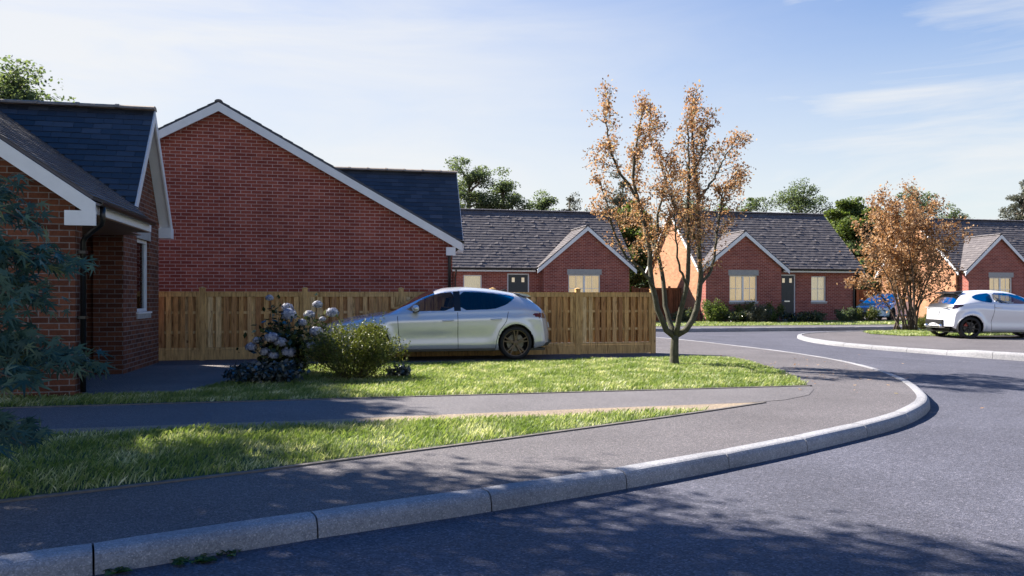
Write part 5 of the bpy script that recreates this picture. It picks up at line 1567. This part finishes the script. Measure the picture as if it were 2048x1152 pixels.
# ---- trees beyond the houses
def back_tree(label, x, ytop, hw, Y, seed, leaf='leaf_dark', zb=.0, dense=1.0, crown_from=.35, lsize=.155, name='broadleaf_tree', group='trees beyond the bungalows', spire=0.0):
    rng = np.random.default_rng(seed)
    top = np.array(atY(x, ytop, Y)); l = np.array(atY(x - hw, ytop, Y)); wx = abs(top[0] - l[0])
    H_ = top[2] - zb
    base = np.array([top[0], Y, zb])
    t = thing(name, label, 'tree', tuple(base), group)
    mb = MB()
    z0 = H_ * crown_from
    trunk = wander(rng, base, base + np.array([rng.normal() * .3, rng.normal() * .3, H_ * .86]), 8, .03)
    r0 = .028 * H_ + .04
    mb.tube(trunk, [r0 * (1 - i / 9) + .02 for i in range(9)], 8)
    nlimb = int(16 + 9 * dense); C_ = []
    for k in range(nlimb):
        tt = crown_from * .9 + (1 - crown_from * .9) * ((k + rng.uniform(0, 1)) / nlimb) * .95
        p = along(trunk, min(.99, tt))
        hh = (tt - crown_from * .9) / (1 - crown_from * .9)
        prof = (math.sin(math.pi * min(1, .18 + hh * .80)) ** .7) * (1 - spire * hh)
        a = k * 2.399 + rng.uniform(-.5, .5)
        rr = wx * prof * rng.uniform(.6, 1.05)
        e = p + np.array([math.cos(a) * rr, math.sin(a) * rr, rng.uniform(.02, .13) * H_])
        e[2] = min(e[2], zb + H_ * .97)
        lb = wander(rng, p, e, 4, .08)
        mb.tube(lb, [r0 * .30, r0 * .22, r0 * .16, r0 * .11, r0 * .06], 5)
        C_.append((e, 1.0)); C_.append((along(lb, .62) + rng.normal(size=3) * wx * .10, .8))
        for _ in range(2):
            e2 = along(lb, rng.uniform(.5, .95)) + rng.normal(size=3) * np.array([wx * .24, wx * .24, wx * .12])
            mb.tube(wander(rng, along(lb, .6), e2, 3, .1), [r0 * .12, r0 * .09, r0 * .07, r0 * .04], 4, cap=False)
            C_.append((e2, .75))
    C_.append((top - np.array([0, 0, H_ * .05]), .8))
    mb.build('trunk', 'bark', t, smooth=True)
    Pn = []
    for c_, s_ in C_:
        n = int(230 * s_ * dense * rng.uniform(.5, 1.3))
        d = rng.normal(size=(n, 3)); d /= np.linalg.norm(d, axis=1)[:, None]
        rad = wx * .40 * s_ * rng.uniform(.6, 1.3)
        r_ = rng.uniform(0, 1, n) ** .45
        Pn.append(c_ + d * (r_ * rad)[:, None] * np.array([1, 1, .6]) + rng.normal(size=3) * rad * .15)
    Pn = np.concatenate(Pn)
    Pn = Pn[Pn[:, 2] < top[2] + .1]
    V, F_ = leaves(rng, Pn, lsize, .6, up=.45)
    fast_mesh('crown', V, F_, leaf, t)
    return t

back_tree('dark broad tree rising over the near slate roof', 25, 136, 150, 30, 31, crown_from=.30, dense=2.2, lsize=.15)
back_tree('tall dark tree above the far end of the big gable house roof', 930, 303, 62, 50, 32, crown_from=.35, dense=1.3)
back_tree('loose round-crowned tree right of the tall dark tree behind the half hidden bungalow', 1003, 330, 48, 51, 33, crown_from=.4, dense=.9)
back_tree('low spreading tree peeping over the ridge of the half hidden bungalow', 1083, 372, 42, 53, 34, crown_from=.4, dense=.8)
back_tree('thin grey-green sapling top above the ridge of the half hidden bungalow', 1150, 376, 32, 52, 35, leaf='leaf_grey', dense=.45, crown_from=.45, name='young_tree')
back_tree('dense green tree in the gap left of the orange gable', 1270, 400, 62, 47, 36, leaf='leaf_mid', crown_from=.06, dense=2.0, lsize=.22)
back_tree('airy pale tree behind the crown of the autumn tree', 1232, 342, 42, 49, 37, leaf='leaf_grey', dense=.7, crown_from=.25, name='young_tree')
back_tree('dark green tree between the autumn tree stems over the orange gable', 1375, 392, 50, 54, 38, crown_from=.3, dense=1.0)
back_tree('small yellowish tree over the bungalow ridge right of the autumn tree', 1445, 396, 30, 53, 39, leaf='leaf_mid', crown_from=.4, dense=.7)
back_tree('small round dark tree above the ridge of the lit bungalow', 1500, 386, 32, 54, 40, crown_from=.4, dense=.8)
back_tree('wide umbrella-shaped tree above the ridge of the lit bungalow', 1602, 356, 60, 51, 41, crown_from=.38, dense=1.2)
back_tree('dense bright green tree filling the gap right of the lit bungalow', 1705, 388, 60, 46, 42, leaf='leaf_mid', crown_from=.04, dense=2.3, lsize=.22)
back_tree('very dark tree standing in the gap beside the copper-leaved tree', 1752, 415, 48, 44, 43, crown_from=.04, dense=2.0, lsize=.22)
back_tree('dark crown rising behind the copper-leaved tree', 1828, 372, 48, 52, 44, crown_from=.3, dense=1.1)
back_tree('low loose tree above the ridge of the bungalow behind the white hatchback', 1900, 402, 38, 54, 45, crown_from=.4, dense=.8)
back_tree('pale feathery tree at the edge of the view above the slate ridge', 2052, 352, 34, 50, 46, leaf='leaf_grey', crown_from=.3, dense=.9)
# far wood that closes the gaps along the horizon
rng = np.random.default_rng(77)
n = 26000
fx = rng.uniform(-60, 110, n); fz = rng.uniform(0, 1, n) ** .8
fh = 3.6 + 1.0 * np.sin(fx * .31) + .8 * np.sin(fx * .83 + 1) + .5 * np.sin(fx * 2.1)
Pn = np.stack([fx, 66 + rng.normal(size=n) * 1.2, fz * fh], 1)
V, F_ = leaves(rng, Pn, .5, .6)
o = fast_mesh('woodland', V, F_, 'leaf_dark')
tag(o, 'far belt of dark woodland closing the view between the bungalows', 'woodland', kind='stuff')

# ---- shrubs
def mound(name, label, c_, rx, ry, h_, seed, leaf, n, lsize, sprig=0, aspect=.5, group=None, stems=26, cat='shrub', z=0.0):
    """shrub: stems that fan out from the foot, leaves through the outer shell, optional upright sprigs"""
    rng = np.random.default_rng(seed)
    base = np.array([c_[0], c_[1], z])
    t = thing(name, label, cat, tuple(base), group)
    mb = MB(); Pn = []
    tips = []
    for k in range(stems):
        a = rng.uniform(0, 2 * math.pi); f = rng.uniform(.1, .92) ** .6
        el = math.sqrt(max(0, 1 - f * f))
        e = base + np.array([math.cos(a) * rx * f, math.sin(a) * ry * f, h_ * (.25 + .68 * el) * rng.uniform(.8, 1.06)])
        w_ = wander(rng, base + np.array([math.cos(a) * rx * .12, math.sin(a) * ry * .12, -.02]), e, 5, .06)
        mb.tube(w_, [.012, .010, .008, .006, .005, .003], 5, cap=False); tips.append(w_)
    mb.build('stem', 'bark', t)
    per = n // len(tips)
    for w_ in tips:
        k = int(per * rng.uniform(.6, 1.4))
        u = rng.uniform(.35, 1.02, k) if False else np.clip(rng.beta(2.2, 1.1, k), .2, 1)
        q = np.array([along(w_, v) for v in u])
        sp_ = np.array([rx, ry, h_]) * .14
        Pn.append(q + rng.normal(size=(k, 3)) * sp_ * (1.15 - .5 * u)[:, None])
    Pn = np.concatenate(Pn)
    if sprig:
        S_ = []
        for w_ in tips:
            for _ in range(sprig):
                p = along(w_, rng.uniform(.55, 1)) + rng.normal(size=3) * np.array([rx, ry, h_]) * .10
                d = np.array([rng.normal() * .28, rng.normal() * .28, 1.0]) + (p - base) * np.array([.35 / rx, .35 / ry, 0]); d /= np.linalg.norm(d)
                ln = h_ * rng.uniform(.10, .26); k = 16
                v = rng.uniform(0, 1, k)
                S_.append(p + d * (v * ln)[:, None] + rng.normal(size=(k, 3)) * (.018 * (1.1 - v))[:, None])
        Pn = np.concatenate([Pn] + S_)
    Pn = Pn[Pn[:, 2] > z + .01]
    V, F_ = leaves(rng, Pn, lsize, aspect)
    fast_mesh('foliage', V, F_, leaf, t)
    return t
def at_g(x, y): r = ray(x, y); tt = -1.2 / r.z; return (r.x * tt, r.y * tt)

yew = mound('evergreen_shrub', 'yellow-green feathery evergreen shrub in front of the silver hatchback', (.02, 11.35), 0.80, .60, .84, 61, 'leaf_yew', 14000, .042, sprig=9, aspect=.34, stems=40)
mound('ground_cover_shrub', 'low dark blue-green shrub spreading at the foot of the white mophead flowers', (-1.15, 11.0), .62, .50, .34, 62, 'leaf_blue', 2600, .075, aspect=.6, stems=30)
mound('ground_cover_shrub', 'small low blue shrub tucked at the right foot of the feathery evergreen shrub', (.70, 11.45), .22, .2, .22, 63, 'leaf_blue', 700, .06, aspect=.55, stems=14)

def hydrangea():
    D0 = 11.9
    rng = np.random.default_rng(64)
    base = np.array([*at_g(575, 752), 0.0])
    t = thing('hydrangea', 'dark-leaved flowering shrub with round white mophead blooms by the patio', 'shrub', tuple(base))
    heads = [(338, 160, .062), (440, 215, .09), (447, 255, .12), (612, 198, .075), (565, 255, .085), (640, 280, .05), (697, 245, .10), (350, 385, .115), (400, 412, .11), (235, 440, .10), (318, 467, .095), (360, 487, .085), (448, 470, .125), (270, 400, .08), (605, 352, .11), (575, 430, .08), (525, 300, .07)]
    mb = MB(); Pn = []; heads3 = []
    for (x, y, r_) in heads:
        r_ *= (.98 if y < 330 else .85); p = np.array(atD(420 + x / 2.844, 540 + y / 2.844, D0 + (rng.uniform(-.32, .12) if y < 330 else rng.uniform(-.66, -.5))))
        heads3.append((p, r_))
        w_ = wander(rng, base + rng.normal(size=3) * np.array([.06, .06, 0]), p, 6, .05)
        mb.tube(w_, [.013, .012, .010, .008, .007, .006, .005], 5, cap=False)
        k = 46
        Pn.append(np.array([along(w_, v) for v in rng.beta(2, 1.6, k)]) + rng.normal(size=(k, 3)) * .085)
    for _ in range(34):
        a = rng.uniform(0, 6.28); f = rng.uniform(.2, 1)
        e = base + np.array([math.cos(a) * .56 * f, math.sin(a) * .40 * f, rng.uniform(.3, 1.05) * (1.05 - .3 * f)])
        w_ = wander(rng, base, e, 5, .06); mb.tube(w_, [.011, .009, .008, .006, .005, .004], 5, cap=False)
        k = 40
        Pn.append(np.array([along(w_, v) for v in rng.beta(2.6, 1.1, k)]) + rng.normal(size=(k, 3)) * .075)
    mb.build('stem', 'bark_green', t)
    Pn = np.concatenate(Pn); Pn = Pn[Pn[:, 2] > .05]
    V, F_ = leaves(rng, Pn, .105, .55, up=.5, droop=(0, 0, -.3))
    fast_mesh('foliage', V, F_, 'leaf_gloss', t)
    for p, r_ in heads3:
        n = 260
        d = rng.normal(size=(n, 3)); d /= np.linalg.norm(d, axis=1)[:, None]
        d = d[d[:, 2] > -.55]; n = len(d)
        c_ = p + d * r_ * np.array([1, 1, .82]) * rng.uniform(.88, 1.12, n)[:, None]
        a = np.cross(d, rng.normal(size=(n, 3))); a /= np.linalg.norm(a, axis=1)[:, None]; b = np.cross(d, a)
        s_ = r_ * .20
        V = np.empty((n, 4, 3)); V[:, 0] = c_ - a * s_; V[:, 1] = c_ - b * s_; V[:, 2] = c_ + a * s_; V[:, 3] = c_ + b * s_
        # a core that fills the head
        bm = bmesh.new(); bmesh.ops.create_icosphere(bm, subdivisions=2, radius=1)
        cv = np.array([v.co[:] for v in bm.verts]) * r_ * .84 * np.array([1, 1, .82]) + p
        bm.verts.index_update()
        cf = [[v.index for v in f.verts] for f in bm.faces]; bm.free()
        mbh = MB(); mbh.add(V.reshape(-1, 3).tolist(), np.arange(n * 4).reshape(n, 4).tolist()); mbh.add(cv.tolist(), cf)
        mbh.build('flower_head', 'petal', t)
hydrangea()

# ---- japanese maple at the left edge: layered sprays of pointed hand-shaped leaves
def maple():
    rng = np.random.default_rng(70)
    base = np.array(atD(-150, 1000, 4.7)); base[2] = 0.0
    t = thing('japanese_maple', 'blue-green maple with pointed hand-shaped leaves hanging in layers over the near lawn', 'tree', tuple(base))
    mb = MB()
    trunk = resample(np.array([base, base + [.03, 0, .5], base + [-.05, .05, 1.1], base + [.02, .0, 1.9]]), 10)
    mb.tube(trunk, [.05 - .0035 * i for i in range(11)], 8)
    # (spray: root px, tip px, depth, spread up, spread down)
    sprays = [((-120, 470), (0, 352), 4.6, 30, 40), ((-130, 420), (45, 440), 4.6, 45, 45), ((-130, 520), (140, 535), 4.5, 45, 40), ((-130, 560), (95, 600), 4.7, 40, 60), ((-130, 520), (40, 610), 4.3, 50, 60),
              ((-140, 700), (185, 745), 4.4, 40, 30), ((-140, 720), (85, 720), 4.7, 25, 50), ((-140, 760), (60, 770), 4.2, 50, 30),
              ((-150, 860), (70, 880), 4.3, 22, 24), ((-150, 850), (50, 890), 4.0, 30, 30), ((-140, 640), (10, 660), 4.5, 40, 50)]
    Vs, Fs = [], []; nv = 0
    # one leaf: seven slender lobes round a foot
    lob = [(-2.2, .38), (-1.45, .66), (-.72, .9), (0, 1.0), (.72, .9), (1.45, .66), (2.2, .38)]
    pts = [(0, -.06)]
    for i, (a, r_) in enumerate(lob):
        pts.append((math.sin(a - .16) * r_ * .48, math.cos(a - .16) * r_ * .48)); pts.append((math.sin(a) * r_, math.cos(a) * r_)); pts.append((math.sin(a + .16) * r_ * .48, math.cos(a + .16) * r_ * .48))
        if i < len(lob) - 1:
            am = (a + lob[i + 1][0]) / 2; pts.append((math.sin(am) * .22, math.cos(am) * .22))
    pts = np.array(pts); m_ = len(pts)
    for (rx_, ry_), (tx, ty), d_, up_, dn in sprays:
        a0 = np.array(atD(rx_, ry_, d_ + .15)); e = np.array(atD(tx, ty, d_))
        mid = (a0 + e) / 2 + np.array([0, 0, .10])
        br = resample(np.array([along(trunk, min(.98, max(.1, a0[2] / 1.9))), a0, mid, e]), 12)
        mb.tube(br, [.016 * (1 - i / 13) + .002 for i in range(13)], 5, cap=False)
        Lx = np.linalg.norm(e - a0)
        for _ in range(int(115 * Lx / .7)):
            u = rng.uniform(.22, 1.0)
            p = along(br, u)
            side = rng.normal(size=3) * np.array([.07, .11, 0])
            off = rng.uniform(-1, 1)
            side[2] = (off * up_ if off > 0 else off * dn) / 1500 * d_ * .75 * (1.25 - .6 * u) + .01
            p = p + side
            s_ = rng.uniform(.065, .12)
            fwd = np.array([_c, -_s, 0]) * rng.uniform(.2, 1.0) + rng.normal(size=3) * .45 + np.array([0, 0, -rng.uniform(.1, 1.0)])
            fwd /= np.linalg.norm(fwd)
            nrm = np.array([0, 0, 1.0]) + rng.normal(size=3) * .45 - np.array([_s, _c, 0]) * .5
            sd_ = np.cross(fwd, nrm); sd_ /= np.linalg.norm(sd_); nn = np.cross(sd_, fwd)
            r2 = (pts ** 2).sum(1)
            V = p + (pts[:, :1] * sd_ + pts[:, 1:] * fwd) * s_ - nn * (r2 * .22 * s_)[:, None]
            Vs.append(V)
            f0 = nv
            for i in range(1, m_ - 1): Fs.append((f0, f0 + i, f0 + i + 1))
            nv += m_
    mb.build('trunk', 'bark', t, smooth=True)
    me = fast_mesh('foliage', np.concatenate(Vs), np.array(Fs), 'leaf_maple', t)
    return t
maple()

# ---- shrubs in front of the bungalows and by the copper-leaved tree
def px_shrub(name, label, x, yb, hw, yt, d, seed, leaf, n=900, ls=.10, sprig=0, **k):
    c_ = atD(x, yb, d); wx = hw * 1.25 / 1500 * d; h_ = (yb - yt) * 1.12 / 1500 * d; n = int(n * 2)
    return mound(name, label, (c_.x, c_.y), wx, wx * .8, h_, seed, leaf, n, ls, sprig=sprig, z=.05, stems=16, group='shrubs along the far house fronts', **k)
px_shrub('garden_shrub', 'rounded pale-topped shrub at the foot of the lit bungalow gable', 1428, 650, 32, 610, 36.0, 81, 'leaf_mid', 1500)
px_shrub('garden_shrub', 'spiky grassy shrub under the curtained window of the lit bungalow', 1500, 650, 30, 610, 36.2, 82, 'leaf_yew', 1300, .12, aspect=.25)
px_shrub('garden_shrub', 'broad low shrub left of the dark front door', 1545, 651, 26, 615, 36.0, 83, 'leaf_mid', 1200)
px_shrub('garden_shrub', 'low dark shrub in front of the doorstep of the lit bungalow', 1592, 651, 34, 628, 35.6, 84, 'leaf_gloss', 1200)
px_shrub('garden_shrub', 'dark low shrub between the grassy shrub and the pale-topped shrub', 1468, 652, 26, 628, 35.4, 85, 'leaf_gloss', 900)
px_shrub('garden_shrub', 'dark round shrub at the right corner of the lit bungalow', 1692, 645, 24, 618, 36.4, 86, 'leaf_dark', 1100)
px_shrub('garden_shrub', 'olive twiggy shrub in front of the blue hatchback', 1733, 645, 26, 612, 36.6, 87, 'leaf_yew', 1100, .11, aspect=.3)
px_shrub('garden_shrub', 'small round green shrub between the copper-leaved tree and the white hatchback', 1846, 662, 22, 636, 28.6, 88, 'leaf_yew', 1600, .06)
px_shrub('garden_shrub', 'grey-green shrub between the grassy shrub and the broad low shrub', 1520, 651, 24, 616, 35.3, 96, 'leaf_grey', 900)
px_shrub('garden_shrub', 'low shrub right of the doorstep under the small window of the lit bungalow', 1630, 650, 24, 630, 35.9, 97, 'leaf_dark', 900)
px_shrub('garden_shrub', 'dark hedge-like shrub at the foot of the orange gable behind the autumn tree', 1372, 648, 28, 622, 36.5, 89, 'leaf_dark', 1000)

# ---- weeds in the gutter of the near kerb
def weed(label, x, y, seed, k):
    rng = np.random.default_rng(seed)
    r = ray(x, y); tt = -1.31 / r.z; b = np.array([r.x * tt, r.y * tt, -.11])
    t = thing('weed', label, 'weed', tuple(b), 'weeds in the gutter of the near kerb')
    a = rng.uniform(0, 6.28, k); ln = rng.uniform(.03, .085, k)
    V = np.empty((k, 4, 3))
    d = np.stack([np.cos(a), np.sin(a), np.zeros(k)], 1); s_ = np.stack([-np.sin(a), np.cos(a), np.zeros(k)], 1)
    o_ = b + rng.normal(size=(k, 3)) * np.array([.055, .02, 0]); o_[:, 2] = -.108
    V[:, 0] = o_; V[:, 1] = o_ + d * (ln * .55)[:, None] + s_ * (ln * .28)[:, None] + [0, 0, .022]; V[:, 2] = o_ + d * ln[:, None] + [0, 0, .012]; V[:, 3] = o_ + d * (ln * .55)[:, None] - s_ * (ln * .28)[:, None] + [0, 0, .022]
    fast_mesh('leaf_rosette', V.reshape(-1, 3), np.arange(4 * k).reshape(k, 4), 'leaf_mid', t)
weed('small green weed in the road gutter by the near kerb joint', 440, 1110, 91, 16)
weed('flat green weed in the road gutter, lower of the two near the kerb', 385, 1126, 92, 18)
weed('green weed at the foot of the kerb by the bottom edge of the view', 235, 1146, 93, 14)

# ---- tall tree beside the near bungalow; its crown is above the view and dapples the kerb and pavement
def shade_tree(label, base, crown_z, spots, h0, h1, seed, leaf_n, lsz, spread):
    rng = np.random.default_rng(seed)
    base = np.array(base)
    t = thing('broadleaf_tree', label, 'tree', tuple(base))
    k = 1 / math.tan(R(SUN_EL)); hs = np.array([SUN_H.x * k, SUN_H.y * k, 1.0])
    mb = MB(); P_ = []
    crown = base + np.array([.4, .9, crown_z])
    trunk = wander(rng, base, crown, 6, .03)
    mb.tube(trunk, [.19, .17, .16, .15, .14, .125, .11], 10)
    for (x, y, z) in spots:
        r_ = ray(x, y); tt = (z - 1.2) / r_.z
        g_ = np.array([r_.x * tt, r_.y * tt, z])
        h_ = rng.uniform(h0, h1)
        while True:
            c_ = g_ + hs * (h_ - z)
            dd = c_[0] * _s + c_[1] * _c; qx = 1024 + 1500 * (c_[0] * _c - c_[1] * _s) / dd; qy = 597 - 1500 * (c_[2] - 1.2) / dd
            if dd < .5 or qx < -260 or qy < -260 or h_ > h1 + 3: break
            h_ += .2
        lb = wander(rng, along(trunk, rng.uniform(.8, 1)), c_, 6, .07); lb[3, 2] += .25
        mb.tube(lb, [.055, .046, .038, .03, .022, .015, .006], 5)
        n = leaf_n
        d = rng.normal(size=(n, 3)) * np.array([1, 1, .6]) * spread
        P_.append(c_ + d)
        for _ in range(3):
            e = c_ + rng.normal(size=3) * np.array([.45, .45, .2])
            mb.tube(wander(rng, lb[4], e, 3, .1), [.014, .01, .007, .003], 4, cap=False)
            P_.append(e + rng.normal(size=(45, 3)) * .13)
    mb.build('trunk', 'bark', t, smooth=True)
    V, F_ = leaves(rng, np.concatenate(P_), lsz, .6)
    fast_mesh('crown', V, F_, 'leaf_mid', t)
SPOTS = [(300, 1135, -.1), (520, 1120, -.1), (700, 1100, -.1), (860, 1130, -.1), (1000, 1060, -.1), (1050, 1120, -.1), (1200, 1060, -.1), (1230, 1130, -.1), (1380, 1075, -.1), (1420, 1140, -.1), (1560, 1110, -.1), (1620, 1150, -.1), (1800, 1150, -.1), (1960, 1165, -.1), (1130, 1000, -.1), (900, 1075, -.1),
             (760, 1180, -.1), (1250, 1190, -.1), (1650, 1210, -.1), (450, 1180, -.1),
             (60, 1060, 0), (180, 1040, 0), (300, 1030, 0), (420, 1010, 0), (520, 990, 0), (120, 1090, 0), (560, 1020, 0), (700, 985, 0), (820, 960, 0), (330, 1075, 0), (30, 1010, 0), (200, 985, 0), (420, 965, 0),
             (60, 960, 0), (180, 930, 0), (330, 960, 0), (280, 905, 0), (420, 905, 0), (560, 930, 0), (40, 900, 0), (100, 985, 0), (250, 985, 0), (120, 920, 0), (380, 930, 0), (20, 930, 0), (210, 895, 0), (150, 965, 0)]
shade_tree('tall broadleaf tree in front of the near bungalow, its crown above the view', (-5.9, 8.5, 0.0), 4.6, SPOTS, 5.6, 7.2, 101, 210, .12, .33)
SPOTS2 = [(x, y, 0) for y in (700, 715, 732, 748, 764, 780, 797, 815, 834, 852) for x in (500, 560, 615, 660, 695) if not (y > 820 and x > 640) and not (y < 800 and x > 640) and not (y < 770 and x > 570)]  # ground points that the added, unseen second tree is shaped to shade
shade_tree('unseen broadleaf tree added beyond the near bungalow to shade the path and lawn', (-10.2, 18.9, 0.0), 8.6, SPOTS2, 9.2, 11.2, 102, 330, .15, .26)

# fallen leaves under the two autumn trees
rng = np.random.default_rng(140)
P_ = np.concatenate([np.stack([rng.normal(6.0, 1.5, 260), rng.normal(11.8, 1.5, 260), np.full(260, .03)], 1), np.stack([rng.normal(6.9, .9, 90), rng.normal(10.2, 1.2, 90), np.full(90, .012)], 1),
                     np.stack([rng.normal(20.2, 1.3, 160), rng.normal(23.0, .9, 160), np.full(160, .03)], 1)])
P_ = P_[~((P_[:, 0] > 7.2) & (P_[:, 1] < 9.5))]
V, F_ = leaves(rng, P_, .055, .65)
V = V.reshape(-1, 4, 3); V[:, :, 2] = P_[:, 2:3] + (V[:, :, 2] - P_[:, 2:3]) * .22
o = fast_mesh('fallen_leaves', V.reshape(-1, 3), F_, 'leaf_autumn')
tag(o, 'scattered fallen brown leaves under the autumn trees', 'leaves', kind='stuff')
